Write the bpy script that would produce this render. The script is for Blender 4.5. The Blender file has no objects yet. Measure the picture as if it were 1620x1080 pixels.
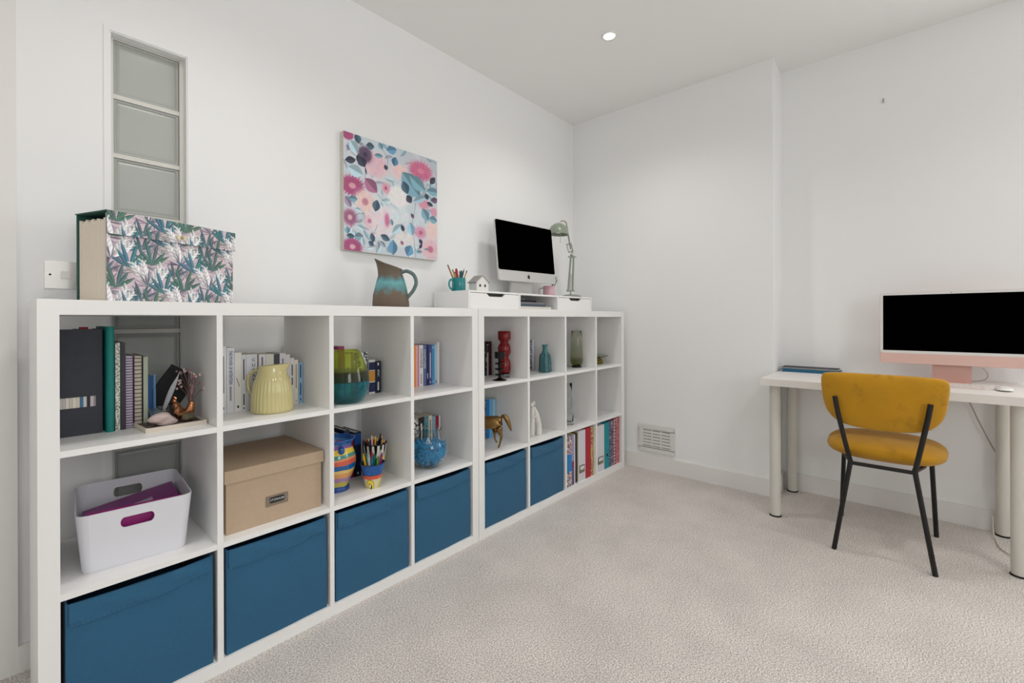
import bpy, bmesh, math, random
import numpy as np
from mathutils import Vector, Matrix
random.seed(7)
PI = math.pi
sc = bpy.context.scene
COL = sc.collection

# ------------------------------------------------------------------ camera, world, light, exposure
YAW = 0.722645
ROLL = -0.0036965
cd = bpy.data.cameras.new('camera')
cd.sensor_width = 36.0
cd.lens = 16.0
cd.shift_y = -34.79 / 1620
cd.clip_start = 0.05
cam = bpy.data.objects.new('camera', cd)
COL.objects.link(cam)
_f = Vector((math.cos(YAW), math.sin(YAW), 0)); _r = Vector((math.sin(YAW), -math.cos(YAW), 0)); _u = Vector((0, 0, 1))
_r2 = _r * math.cos(ROLL) + _u * math.sin(ROLL); _u2 = -_r * math.sin(ROLL) + _u * math.cos(ROLL)
cam.matrix_world = Matrix(((_r2.x, _u2.x, -_f.x, -0.0646), (_r2.y, _u2.y, -_f.y, -2.00125), (_r2.z, _u2.z, -_f.z, 1.06567), (0, 0, 0, 1)))
sc.camera = cam

w = bpy.data.worlds.new('sky'); sc.world = w; w.use_nodes = True
w.node_tree.nodes['Background'].inputs[0].default_value = (0.86, 0.93, 1.0, 1)
w.node_tree.nodes['Background'].inputs[1].default_value = 1.0

def area(name, loc, rot, sx, sy, power, col=(1, 1, 1)):
    l = bpy.data.lights.new(name, 'AREA'); l.shape = 'RECTANGLE'; l.size = sx; l.size_y = sy; l.energy = power; l.color = col
    o = bpy.data.objects.new(name, l); COL.objects.link(o); o.location = loc; o.rotation_euler = rot
    return o
# daylight entering by the two windows that stand outside the frame (right-hand wall and the wall behind the camera)
area('daylight_window_right', (3.30, -3.35, 1.6), (PI/2, 0, PI/2), 1.3, 1.3, 50, (1.0, 0.995, 0.985))
area('daylight_window_behind', (-0.05, -4.36, 1.68), (PI/2, 0, 0), 1.1, 1.3, 50, (1.0, 0.995, 0.985))

vs = sc.view_settings
vs.view_transform = 'Standard'; vs.look = 'None'; vs.gamma = 1.0; vs.use_curve_mapping = False
vs.exposure = -0.93
sc.cycles.use_denoising = True
sc.cycles.max_bounces = 10; sc.cycles.diffuse_bounces = 6; sc.cycles.transmission_bounces = 10; sc.cycles.glossy_bounces = 4
sc.cycles.transparent_max_bounces = 8

# ------------------------------------------------------------------ helpers
def lin(c):
    if isinstance(c, str):
        c = tuple(int(c[i:i+2], 16) for i in (0, 2, 4))
    f = lambda v: (v/255/12.92) if v/255 <= 0.04045 else ((v/255+0.055)/1.055)**2.4
    return (f(c[0]), f(c[1]), f(c[2]))

MATS = {}
def mat(name, col=(200, 200, 200), rough=0.5, metal=0.0, trans=0.0, var=0.0, vscale=20, bump=0.0, bscale=200, sheen=0.0, coat=0.0, ior=1.45, emit=0.0, spec=0.5):
    if name in MATS: return MATS[name]
    m = bpy.data.materials.new(name); m.use_nodes = True
    nt = m.node_tree; b = nt.nodes['Principled BSDF']; c = lin(col)
    b.inputs['Base Color'].default_value = (*c, 1); b.inputs['Roughness'].default_value = rough; b.inputs['Metallic'].default_value = metal
    b.inputs['Transmission Weight'].default_value = trans; b.inputs['IOR'].default_value = ior
    b.inputs['Coat Weight'].default_value = coat; b.inputs['Sheen Weight'].default_value = sheen
    b.inputs['Specular IOR Level'].default_value = spec
    if emit:
        b.inputs['Emission Color'].default_value = (*c, 1); b.inputs['Emission Strength'].default_value = emit
    if var or bump:
        tc = nt.nodes.new('ShaderNodeTexCoord')
    if var:
        n = nt.nodes.new('ShaderNodeTexNoise'); n.inputs['Scale'].default_value = vscale; n.inputs['Detail'].default_value = 5
        nt.links.new(tc.outputs['Object'], n.inputs['Vector'])
        mx = nt.nodes.new('ShaderNodeMix'); mx.data_type = 'RGBA'
        mx.inputs['A'].default_value = (*[v*(1-var) for v in c], 1); mx.inputs['B'].default_value = (*[min(1, v*(1+var)) for v in c], 1)
        nt.links.new(n.outputs['Fac'], mx.inputs['Factor']); nt.links.new(mx.outputs['Result'], b.inputs['Base Color'])
    if bump:
        n2 = nt.nodes.new('ShaderNodeTexNoise'); n2.inputs['Scale'].default_value = bscale; n2.inputs['Detail'].default_value = 3
        nt.links.new(tc.outputs['Object'], n2.inputs['Vector'])
        bp = nt.nodes.new('ShaderNodeBump'); bp.inputs['Strength'].default_value = bump; bp.inputs['Distance'].default_value = 0.002
        nt.links.new(n2.outputs['Fac'], bp.inputs['Height']); nt.links.new(bp.outputs['Normal'], b.inputs['Normal'])
    MATS[name] = m
    return m

def ramp_mat(name, stops, zmax, rough=0.3, trans=0.0, wob=0.0, wscale=12, coat=0.0, const=True, axis=2, ior=1.45, bump=0.0):
    """colour bands along a local axis: glaze or coloured-glass layers of the object itself"""
    if name in MATS: return MATS[name]
    m = bpy.data.materials.new(name); m.use_nodes = True; nt = m.node_tree; b = nt.nodes['Principled BSDF']
    tc = nt.nodes.new('ShaderNodeTexCoord'); sp = nt.nodes.new('ShaderNodeSeparateXYZ'); nt.links.new(tc.outputs['Object'], sp.inputs[0])
    mr = nt.nodes.new('ShaderNodeMath'); mr.operation = 'DIVIDE'; mr.inputs[1].default_value = zmax
    src = sp.outputs[axis]
    if wob:
        n = nt.nodes.new('ShaderNodeTexNoise'); n.inputs['Scale'].default_value = wscale; n.inputs['Detail'].default_value = 4
        nt.links.new(tc.outputs['Object'], n.inputs['Vector'])
        a = nt.nodes.new('ShaderNodeMath'); a.operation = 'MULTIPLY_ADD'; a.inputs[1].default_value = wob; a.inputs[2].default_value = -wob/2
        nt.links.new(n.outputs['Fac'], a.inputs[0])
        ad = nt.nodes.new('ShaderNodeMath'); nt.links.new(src, ad.inputs[0]); nt.links.new(a.outputs[0], ad.inputs[1]); src = ad.outputs[0]
        if bump:
            bp = nt.nodes.new('ShaderNodeBump'); bp.inputs['Strength'].default_value = bump; bp.inputs['Distance'].default_value = 0.003
            nt.links.new(n.outputs['Fac'], bp.inputs['Height']); nt.links.new(bp.outputs['Normal'], b.inputs['Normal'])
    nt.links.new(src, mr.inputs[0])
    cr = nt.nodes.new('ShaderNodeValToRGB'); cr.color_ramp.interpolation = 'CONSTANT' if const else 'LINEAR'
    e = cr.color_ramp.elements
    while len(e) < len(stops): e.new(0.5)
    for k, (p, c) in enumerate(stops):
        e[k].position = p; e[k].color = (*lin(c), 1)
    nt.links.new(mr.outputs[0], cr.inputs[0]); nt.links.new(cr.outputs[0], b.inputs['Base Color'])
    b.inputs['Roughness'].default_value = rough; b.inputs['Transmission Weight'].default_value = trans; b.inputs['Coat Weight'].default_value = coat; b.inputs['IOR'].default_value = ior
    MATS[name] = m
    return m

def pattern_mat(name, cols, scale=60, rough=0.6, kind='noise', stretch=(1, 1, 1), detail=3):
    if name in MATS: return MATS[name]
    m = bpy.data.materials.new(name); m.use_nodes = True; nt = m.node_tree; b = nt.nodes['Principled BSDF']
    tc = nt.nodes.new('ShaderNodeTexCoord'); mp = nt.nodes.new('ShaderNodeMapping'); mp.inputs['Scale'].default_value = stretch
    nt.links.new(tc.outputs['Object'], mp.inputs[0])
    if kind == 'voronoi':
        n = nt.nodes.new('ShaderNodeTexVoronoi'); n.inputs['Scale'].default_value = scale; out = n.outputs['Color']
        s = nt.nodes.new('ShaderNodeSeparateXYZ'); nt.links.new(out, s.inputs[0]); fac = s.outputs[0]
    else:
        n = nt.nodes.new('ShaderNodeTexNoise'); n.inputs['Scale'].default_value = scale; n.inputs['Detail'].default_value = detail; fac = n.outputs['Fac']
    nt.links.new(mp.outputs[0], n.inputs['Vector'])
    cr = nt.nodes.new('ShaderNodeValToRGB'); cr.color_ramp.interpolation = 'CONSTANT'; e = cr.color_ramp.elements
    while len(e) < len(cols): e.new(0.5)
    lo, hi = (0.0, 1.0) if kind == 'voronoi' else (0.3, 0.68)
    for k, c in enumerate(cols):
        e[k].position = 0 if k == 0 else lo + (hi-lo)*k/len(cols); e[k].color = (*lin(c), 1)
    nt.links.new(fac, cr.inputs[0]); nt.links.new(cr.outputs[0], b.inputs['Base Color']); b.inputs['Roughness'].default_value = rough
    MATS[name] = m
    return m

def paint_mat(name, rough=0.6):
    if name in MATS: return MATS[name]
    m = bpy.data.materials.new(name); m.use_nodes = True; nt = m.node_tree; b = nt.nodes['Principled BSDF']
    a = nt.nodes.new('ShaderNodeAttribute'); a.attribute_name = 'Col'; nt.links.new(a.outputs['Color'], b.inputs['Base Color'])
    b.inputs['Roughness'].default_value = rough
    MATS[name] = m
    return m

def link(o, parent=None):
    COL.objects.link(o)
    if parent is not None: o.parent = parent
    return o
def tag(o, label=None, cat=None, group=None, kind=None):
    if label: o['label'] = label
    if cat: o['category'] = cat
    if group: o['group'] = group
    if kind: o['kind'] = kind
    return o
def thing(name, label, cat, loc=(0, 0, 0), rz=0.0, group=None):
    o = bpy.data.objects.new(name, None); o.empty_display_size = 0.05; link(o)
    o.location = loc; o.rotation_euler = (0, 0, rz)
    return tag(o, label, cat, group)
def obj(name, bm, m, parent=None, loc=None, rot=None, smooth=False, bevel=0.0, seg=2, label=None):
    if bevel:
        bmesh.ops.bevel(bm, geom=[e for e in bm.edges if len(e.link_faces) == 2 and e.calc_face_angle(0) > 0.5], offset=bevel, segments=seg, affect='EDGES', clamp_overlap=True)
    bmesh.ops.recalc_face_normals(bm, faces=bm.faces)
    me = bpy.data.meshes.new(name); bm.to_mesh(me); bm.free()
    if isinstance(m, (list, tuple)):
        for x in m: me.materials.append(x)
    else: me.materials.append(m)
    if smooth:
        me.polygons.foreach_set('use_smooth', [True]*len(me.polygons))
        if smooth != 'all':
            me.set_sharp_from_angle(angle=math.radians(40))
    o = bpy.data.objects.new(name, me); link(o, parent)
    if loc: o.location = loc
    if rot: o.rotation_euler = rot
    if label: o['label'] = label
    return o
def struct(name, bm, m, parent=None, **k):
    o = obj(name, bm, m, parent, **k)
    if parent is None: o['kind'] = 'structure'
    return o
def copy_tree(o, parent=None):
    c = o.copy(); COL.objects.link(c); c.parent = parent
    for ch in list(o.children): copy_tree(ch, c)
    return c

def NB(): return bmesh.new()
def box(bm, x0, x1, y0, y1, z0, z1, mi=0):
    v = [bm.verts.new(p) for p in ((x0, y0, z0), (x1, y0, z0), (x1, y1, z0), (x0, y1, z0), (x0, y0, z1), (x1, y0, z1), (x1, y1, z1), (x0, y1, z1))]
    for f in ((0, 3, 2, 1), (4, 5, 6, 7), (0, 1, 5, 4), (1, 2, 6, 5), (2, 3, 7, 6), (3, 0, 4, 7)):
        bm.faces.new([v[i] for i in f]).material_index = mi
    return bm
def BX(*a): return box(NB(), *a)
def hexa(bm, P):
    """P: 8 points, bottom ring then top ring"""
    v = [bm.verts.new(p) for p in P]
    for f in ((0, 3, 2, 1), (4, 5, 6, 7), (0, 1, 5, 4), (1, 2, 6, 5), (2, 3, 7, 6), (3, 0, 4, 7)):
        bm.faces.new([v[i] for i in f])
    return bm
def lathe(bm, prof, seg=32, cx=0, cy=0, cz=0, closed=False, shape=None):
    """surface of revolution; a radius of 0 closes an end; closed joins last ring to first"""
    rings = []
    for (r, z) in prof:
        if r <= 1e-6: rings.append([bm.verts.new((cx, cy, cz+z))])
        else:
            ring = []
            for k in range(seg):
                a = 2*PI*k/seg; rr = r*(shape(a, z) if shape else 1)
                ring.append(bm.verts.new((cx+rr*math.cos(a), cy+rr*math.sin(a), cz+z)))
            rings.append(ring)
    pairs = list(zip(rings[:-1], rings[1:]))
    if closed: pairs.append((rings[-1], rings[0]))
    for a, b in pairs:
        for k in range(seg):
            k2 = (k+1) % seg
            if len(a) == 1 and len(b) == 1: continue
            if len(a) == 1: bm.faces.new((a[0], b[k2], b[k]))
            elif len(b) == 1: bm.faces.new((a[k], a[k2], b[0]))
            else: bm.faces.new((a[k], a[k2], b[k2], b[k]))
    return bm
def LT(prof, seg=32, **k): return lathe(NB(), prof, seg, **k)
def spline(P, n=8):
    """Catmull-Rom through points"""
    P = [Vector(p) for p in P]; Q = [P[0]*2-P[1]] + P + [P[-1]*2-P[-2]]; out = []
    for i in range(1, len(Q)-2):
        for k in range(n):
            t = k/n; a, b, c, d = Q[i-1], Q[i], Q[i+1], Q[i+2]
            out.append(0.5*((2*b)+(-a+c)*t+(2*a-5*b+4*c-d)*t*t+(-a+3*b-3*c+d)*t**3))
    out.append(P[-1])
    return out
def sprof(prof, n=4):
    return [(max(0, p.x), p.y) for p in spline([(a, b, 0) for a, b in prof], n)]
def tube(bm, P, r, seg=10, cap=True, flat=1.0):
    P = [Vector(p) for p in P]; n = len(P); R = r if isinstance(r, (list, tuple)) else [r]*n
    up = Vector((0, 0, 1)); rings = []; prev = None
    for i in range(n):
        t = (P[min(i+1, n-1)]-P[max(i-1, 0)]).normalized()
        if prev is None:
            a = t.cross(up)
            if a.length < 1e-3: a = t.cross(Vector((1, 0, 0)))
            a.normalize()
        else:
            a = (prev - t*prev.dot(t)).normalized()
        prev = a; b = t.cross(a)
        rings.append([bm.verts.new(P[i]+R[i]*(a*math.cos(2*PI*k/seg)+b*flat*math.sin(2*PI*k/seg))) for k in range(seg)])
    for A, B in zip(rings[:-1], rings[1:]):
        for k in range(seg):
            bm.faces.new((A[k], A[(k+1) % seg], B[(k+1) % seg], B[k]))
    if cap:
        bm.faces.new(rings[0][::-1]); bm.faces.new(rings[-1])
    return bm
def TB(*a, **k): return tube(NB(), *a, **k)
def prism(bm, pts, y0, y1):
    """outline in x,z extruded along y"""
    A = [bm.verts.new((x, y0, z)) for x, z in pts]; B = [bm.verts.new((x, y1, z)) for x, z in pts]; n = len(pts)
    bm.faces.new(A); bm.faces.new(B[::-1])
    for k in range(n): bm.faces.new((A[k], B[k], B[(k+1) % n], A[(k+1) % n]))
    return bm
def blob(bm, c, r, sub=3, amp=0.0, seed=0, flatz=None):
    res = bmesh.ops.create_icosphere(bm, subdivisions=sub, radius=1)
    rs = random.Random(seed); K = [(Vector((rs.uniform(-4, 4), rs.uniform(-4, 4), rs.uniform(-4, 4))), rs.uniform(0, 6)) for _ in range(6)]
    for v in res['verts']:
        p = v.co.normalized(); s = 1+amp*sum(math.sin(p.dot(k)+ph) for k, ph in K)/2.5
        v.co = Vector((c[0]+p.x*r[0]*s, c[1]+p.y*r[1]*s, c[2]+p.z*r[2]*s))
        if flatz is not None: v.co.z = max(v.co.z, flatz)
    return bm
def rrect(x0, x1, z0, z1, r, n=4):
    out = []
    for cx, cz, a0 in ((x1-r, z0+r, -PI/2), (x1-r, z1-r, 0), (x0+r, z1-r, PI/2), (x0+r, z0+r, PI)):
        for k in range(n+1):
            a = a0+PI/2*k/n; out.append((cx+r*math.cos(a), cz+r*math.sin(a)))
    return out
def pillow(outline, thick, rings=7, center=None, power=2.6):
    """cushion: closed 2D outline (a,b) inflated along c; returns bmesh in (a,b,c)"""
    bm = NB(); n = len(outline)
    cx = sum(p[0] for p in outline)/n if center is None else center[0]; cy = sum(p[1] for p in outline)/n if center is None else center[1]
    top, bot = [], []
    for i in range(rings+1):
        q = math.sin(PI/2*i/rings); h = thick/2*(1-q**power)**(1/2.2) if q < 1 else 0
        if i == 0:
            top.append([bm.verts.new((cx, cy, thick/2))]); bot.append([bm.verts.new((cx, cy, -thick/2))])
        else:
            t = [bm.verts.new((cx+(x-cx)*q, cy+(y-cy)*q, h)) for x, y in outline]
            top.append(t); bot.append(t if i == rings else [bm.verts.new((cx+(x-cx)*q, cy+(y-cy)*q, -h)) for x, y in outline])
    for S, fl in ((top, False), (bot, True)):
        for a, b in zip(S[:-1], S[1:]):
            for k in range(n):
                k2 = (k+1) % n
                f = (a[0], b[k], b[k2]) if len(a) == 1 else (a[k], b[k], b[k2], a[k2])
                bm.faces.new(f[::-1] if fl else f)
    return bm
def text(name, body, size, m, parent, loc, vertical=False, extrude=0.0004, align='CENTER', rot=None, xs=1.0):
    c = bpy.data.curves.new(name, 'FONT'); c.body = body; c.size = size; c.extrude = extrude; c.align_x = align; c.align_y = 'CENTER'; c.resolution_u = 2
    t = bpy.data.objects.new(name, c); COL.objects.link(t)
    bpy.context.view_layer.update()
    me = bpy.data.meshes.new_from_object(t.evaluated_get(bpy.context.evaluated_depsgraph_get()))
    bpy.data.objects.remove(t); bpy.data.curves.remove(c)
    for v in me.vertices:
        x, y, z = v.co; x *= xs
        v.co = (y, -z, -x) if vertical else (x, -z, y)
    me.materials.clear(); me.materials.append(m); me.name = name
    o = bpy.data.objects.new(name, me); link(o, parent); o.location = loc
    if rot: o.rotation_euler = rot
    return o
def paint_grid(name, img, W, H, m, parent, loc=(0, 0, 0), depth=0.0015):
    """printed sheet: img (rows from the top, columns, rgb in sRGB 0..255) on a sheet W x H facing -y, lower left at the origin"""
    ny, nx, _ = img.shape
    X, Z = np.meshgrid(np.linspace(0, W, nx), np.linspace(H, 0, ny))
    co = np.zeros((ny*nx, 3), np.float32); co[:, 0] = X.ravel(); co[:, 2] = Z.ravel()
    idx = np.arange(ny*nx).reshape(ny, nx)
    q = np.stack([idx[1:, :-1], idx[1:, 1:], idx[:-1, 1:], idx[:-1, :-1]], -1).reshape(-1, 4)
    me = bpy.data.meshes.new(name); me.from_pydata(co.tolist(), [], q.tolist())
    c = img.reshape(-1, 3)/255.0; c = np.where(c <= 0.04045, c/12.92, ((c+0.055)/1.055)**2.4)
    at = me.color_attributes.new('Col', 'FLOAT_COLOR', 'POINT')
    at.data.foreach_set('color', np.concatenate([c, np.ones((len(c), 1))], 1).astype(np.float32).ravel())
    me.materials.append(m)
    o = bpy.data.objects.new(name, me); link(o, parent); o.location = loc
    return o
# little painter for printed artwork
def p_ell(img, x, y, rx, ry, ang, col, a=1.0, soft=0.15, fringe=0.0, nf=18, ph=0):
    h, w_, _ = img.shape; R = max(rx, ry)*1.4+2
    x0, x1, y0, y1 = int(max(0, x-R)), int(min(w_, x+R+1)), int(max(0, y-R)), int(min(h, y+R+1))
    if x1 <= x0 or y1 <= y0: return
    YY, XX = np.mgrid[y0:y1, x0:x1]; dx, dy = XX-x, YY-y; c, s = math.cos(ang), math.sin(ang)
    u, v = (dx*c+dy*s)/rx, (-dx*s+dy*c)/ry; r = np.hypot(u, v)
    if fringe: r = r*(1+fringe*np.sin(np.arctan2(v, u)*nf+ph)*(r > .4))
    k = np.clip((1-r)/soft, 0, 1)[..., None]*a
    img[y0:y1, x0:x1] = img[y0:y1, x0:x1]*(1-k)+np.array(col)*k
def p_leaf(img, x, y, ang, L, W, col, a=1.0, vein=None, base=False):
    """pointed leaf centred at x,y (or starting there when base)"""
    if base: x, y = x+math.cos(ang)*L/2, y+math.sin(ang)*L/2
    h, w_, _ = img.shape; R = L/2+W+2
    x0, x1, y0, y1 = int(max(0, x-R)), int(min(w_, x+R+1)), int(max(0, y-R)), int(min(h, y+R+1))
    if x1 <= x0 or y1 <= y0: return
    YY, XX = np.mgrid[y0:y1, x0:x1]; dx, dy = XX-x, YY-y; c, s = math.cos(ang), math.sin(ang)
    t, n = (dx*c+dy*s)/(L/2), (-dx*s+dy*c); half = W/2*np.clip(1-np.abs(t)**1.9, 0, 1)
    k = np.clip((half-np.abs(n))/1.0+.4, 0, 1)*(np.abs(t) < 1); k = k[..., None]*a
    tint = np.array(col)[None, None]*(1+0.14*np.sign(n)[..., None])
    img[y0:y1, x0:x1] = img[y0:y1, x0:x1]*(1-k)+np.clip(tint, 0, 255)*k
    if vein is not None:
        k2 = (np.clip(1-np.abs(n)/0.8, 0, 1)*(np.abs(t) < .85))[..., None]*.7
        img[y0:y1, x0:x1] = img[y0:y1, x0:x1]*(1-k2)+np.array(vein)*k2
def p_line(img, pts, wd, col):
    for (xa, ya), (xb, yb) in zip(pts[:-1], pts[1:]):
        n = int(max(abs(xb-xa), abs(yb-ya)))+1
        for k in range(n+1): p_ell(img, xa+(xb-xa)*k/n, ya+(yb-ya)*k/n, wd, wd, 0, col, .8, .6)

# ------------------------------------------------------------------ the room
WY, BX_, CH, CY, RX = 0.049, 3.0096, 2.6237, -1.3742, 3.2386
YR, XB = -4.3, -2.3
M_wall = mat('wall_paint', (242, 243, 243), 0.85, bump=0.05, bscale=90, spec=0.25)
M_ceil = mat('ceiling_paint', (243, 242, 241), 0.9, spec=0.2)
M_trim = mat('trim_gloss_white', (234, 233, 230), 0.45)

def carpet():
    m = bpy.data.materials.new('carpet'); m.use_nodes = True; nt = m.node_tree; b = nt.nodes['Principled BSDF']
    tc = nt.nodes.new('ShaderNodeTexCoord')
    def noise(scale, detail, rough=0.5):
        n = nt.nodes.new('ShaderNodeTexNoise'); n.inputs['Scale'].default_value = scale; n.inputs['Detail'].default_value = detail; n.inputs['Roughness'].default_value = rough
        nt.links.new(tc.outputs['Object'], n.inputs['Vector']); return n
    n1 = noise(215, 3, .8); n2 = noise(3.5, 6, .65); n3 = noise(150, 2)
    r1 = nt.nodes.new('ShaderNodeValToRGB'); e = r1.color_ramp.elements
    e[0].position = .37; e[0].color = (*lin((138, 130, 124)), 1); e[1].position = .60; e[1].color = (*lin((250, 244, 238)), 1)
    nt.links.new(n1.outputs['Fac'], r1.inputs[0])
    r2 = nt.nodes.new('ShaderNodeValToRGB'); e = r2.color_ramp.elements
    e[0].position = .36; e[0].color = (.88, .88, .88, 1); e[1].position = .62; e[1].color = (1, 1, 1, 1)
    nt.links.new(n2.outputs['Fac'], r2.inputs[0])
    mx = nt.nodes.new('ShaderNodeMix'); mx.data_type = 'RGBA'; mx.blend_type = 'MULTIPLY'; mx.inputs['Factor'].default_value = 1
    nt.links.new(r1.outputs[0], mx.inputs['A']); nt.links.new(r2.outputs[0], mx.inputs['B']); nt.links.new(mx.outputs['Result'], b.inputs['Base Color'])
    ad = nt.nodes.new('ShaderNodeMath'); nt.links.new(n1.outputs['Fac'], ad.inputs[0]); nt.links.new(n3.outputs['Fac'], ad.inputs[1])
    bp = nt.nodes.new('ShaderNodeBump'); bp.inputs['Strength'].default_value = .4; bp.inputs['Distance'].default_value = .003
    nt.links.new(ad.outputs[0], bp.inputs['Height']); nt.links.new(bp.outputs['Normal'], b.inputs['Normal'])
    b.inputs['Roughness'].default_value = 1; b.inputs['Specular IOR Level'].default_value = .1; b.inputs['Sheen Weight'].default_value = .2
    return m
struct('floor', BX(XB-.1, RX+.1, YR-.1, WY+.12, -.1, 0), carpet())
struct('ceiling', BX(XB-.1, RX+.1, YR-.1, WY+.12, CH, CH+.1), M_ceil)
# left wall with the tall slot for the glass blocks
OX0, OX1, OZ0, OZ1 = .197, .411, .405, 2.052
bm = NB()
box(bm, XB, OX0, WY, WY+.12, 0, CH); box(bm, OX1, RX, WY, WY+.12, 0, CH)
box(bm, OX0, OX1, WY, WY+.12, 0, OZ0); box(bm, OX0, OX1, WY, WY+.12, OZ1, CH)
struct('wall_left', bm, M_wall)
struct('wall_back', BX(BX_, RX+.1, CY, WY, 0, CH), M_wall)          # boxed-out chimney breast
def holed(axis, p0, p1, a0, a1, h0, h1, z0, z1):
    bm = NB()
    def bb(a, b, c, d):
        if axis == 'y': box(bm, a, b, p0, p1, c, d)
        else: box(bm, p0, p1, a, b, c, d)
    bb(a0, h0, 0, CH); bb(h1, a1, 0, CH); bb(h0, h1, 0, z0); bb(h0, h1, z1, CH)
    return bm
struct('wall_recess', holed('x', RX, RX+.1, YR, CY, -4.0, -2.7, .95, 2.25), M_wall)
struct('wall_right', holed('y', YR-.1, YR, XB, RX, -.6, .5, 1.03, 2.33), M_wall)
struct('wall_behind', BX(XB-.1, XB, YR, WY, 0, CH), M_wall)
def win(name, axis, p, a0, a1, z0, z1):
    o = bpy.data.objects.new(name, None); link(o); o['kind'] = 'structure'
    def pc(n, a, b, c, d):
        obj(n, BX(a, b, p-.08, p-.03, c, d) if axis == 'y' else BX(p-.08, p-.03, a, b, c, d), M_trim, o)
    mid = (a0+a1)/2
    pc('window_frame', a0, a0+.05, z0, z1); pc('window_frame', a1-.05, a1, z0, z1); pc('window_frame', a0+.05, a1-.05, z0, z0+.05)
    pc('window_frame', a0+.05, a1-.05, z1-.05, z1); pc('window_mullion', mid-.03, mid+.03, z0+.05, z1-.05)
win('window_2', 'x', RX+.1, -4.0, -2.7, .95, 2.25)
win('window_3', 'y', YR, -.6, .5, 1.03, 2.33)

# skirting boards
BT, BTH = .102, .015
def skirt(name, x0, x1, y0, y1, h=BT):
    struct(name, BX(x0, x1, y0, y1, 0, h), M_trim, bevel=.004)
skirt('baseboard_left', -.022, BX_-BTH, WY-BTH, WY, .08)
skirt('baseboard_back', BX_-BTH, BX_, CY-BTH, WY)
skirt('baseboard_return', BX_, RX-BTH, CY-BTH, CY)
skirt('baseboard_recess', RX-BTH, RX, YR, CY)
skirt('baseboard_right', XB, RX-BTH, YR, YR+BTH)
# door casing whose edge shows at the far left
bm = NB(); box(bm, -.118, -.022, WY-.014, WY, 0, CH); struct('trim_1', bm, M_trim, bevel=.004)
# plaster bead round the glass-block slot
bm = NB(); box(bm, .178, OX0-.004, WY-.004, WY, OZ0, OZ1+.018); box(bm, OX1+.004, OX1+.018, WY-.004, WY, OZ0, OZ1+.018); box(bm, OX0-.004, OX1+.004, WY-.004, WY, OZ1+.004, OZ1+.018)
struct('trim_2', bm, M_wall)

# glass-block strip
M_mortar = mat('white_mortar', (222, 221, 214), .8)
M_block = mat('frosted_glass_block', (192, 196, 191), .22, trans=.12, ior=1.45)
M_block2 = mat('glass_block_edge', (182, 187, 183), .4, trans=.15, ior=1.45)
win1 = bpy.data.objects.new('window_1', None); link(win1); win1['kind'] = 'structure'; win1['label'] = 'tall slot of eight frosted glass blocks in the left wall'
win1.location = (OX0, WY, 0)
PITCH, BZ = .2055, .412
bm = NB(); gx0, gx1 = .011, .201
box(bm, .0, gx0, .034, .118, OZ0+.001, OZ1-.001); box(bm, gx1, .214, .034, .118, OZ0+.001, OZ1-.001)
for k in range(9):
    zc = BZ+PITCH*k; box(bm, gx0, gx1, .04, .116, max(zc-.008, OZ0+.001), min(zc+.008, OZ1-.001))
obj('mortar', bm, M_mortar, win1)
def glass_block():
    bm = NB(); W, H, D = gx1-gx0, PITCH-.016, .07
    # rim, shallow dished face
    def ring(i, y): return [(i, y, i), (W-i, y, i), (W-i, y, H-i), (i, y, H-i)]
    L = [ring(0, D), ring(0, .004), ring(.002, 0), ring(.008, .001), ring(.0115, .0045), ring(.018, .003)]
    V = [[bm.verts.new(p) for p in r] for r in L]
    for q, (a, b) in enumerate(zip(V[:-1], V[1:])):
        for k in range(4):
            f = bm.faces.new((a[k], a[(k+1) % 4], b[(k+1) % 4], b[k])); f.material_index = 1 if q < 4 else 0
    bm.faces.new(V[-1]); bm.faces.new(V[0][::-1])
    return bm
gb = obj('glass_block', glass_block(), [M_block, M_block2], win1, loc=(gx0, .043, BZ+.008))
for k in range(1, 8):
    c = gb.copy(); COL.objects.link(c); c.parent = win1; c.location = (gx0, .043, BZ+.008+PITCH*k)
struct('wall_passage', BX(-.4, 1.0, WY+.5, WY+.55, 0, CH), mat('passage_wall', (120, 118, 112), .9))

# wall fittings
M_plastic = mat('white_plastic', (226, 226, 222), .3)
M_steel = mat('brushed_steel', (176, 172, 164), .3, metal=1)
M_dark = mat('dark_gap', (28, 28, 28), .8)
t = thing('light_switch', 'brushed metal light switch on the wall behind the palm-print file', 'switch', (.037, WY, 1.17))
M_swplate = mat('satin_switch_plate', (208, 206, 201), .25, metal=.15)
obj('switch_plate', BX(0, .086, -.004, 0, 0, .087), M_swplate, t, bevel=.0015)
obj('rocker', BX(.036, .058, -.008, -.004, .032, .056), mat('switch_rocker', (225, 223, 218), .3), t, bevel=.001)
for x in (.012, .074):
    obj('screw', LT([(0, -.0015), (.003, -.001), (.003, 0), (0, 0)], 12), M_steel, t, loc=(x, -.004, .0435), rot=(PI/2, 0, 0))
# floor-level vent on the chimney breast
t = thing('air_vent', 'white rectangular louvred air vent low on the back wall', 'vent', (BX_, -.515, .123))
VW, VH = .262, .195
def vx(y0, y1, z0, z1, d0, d1): return BX(-d1, -d0, -y1, -y0, z0, z1)
obj('vent_back', vx(.03, VW-.03, .028, VH-.028, .0, .003), mat('vent_shadow', (130, 129, 126), .8), t)
bm = NB()
for (a, b, c, d) in ((0, VW, 0, .032), (0, VW, VH-.032, VH), (0, .034, .032, VH-.032), (VW-.034, VW, .032, VH-.032)):
    box(bm, -.014, 0, -b, -a, c, d)
bmesh.ops.remove_doubles(bm, verts=bm.verts, dist=1e-5)
obj('vent_frame', bm, M_plastic, t, bevel=.003)
for k in range(2):
    a = .034+(VW-.068)*(k+1)/3; obj('vent_bar', vx(a-.004, a+.004, .032, VH-.032, .003, .0135), M_plastic, t)
slat = None
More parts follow.
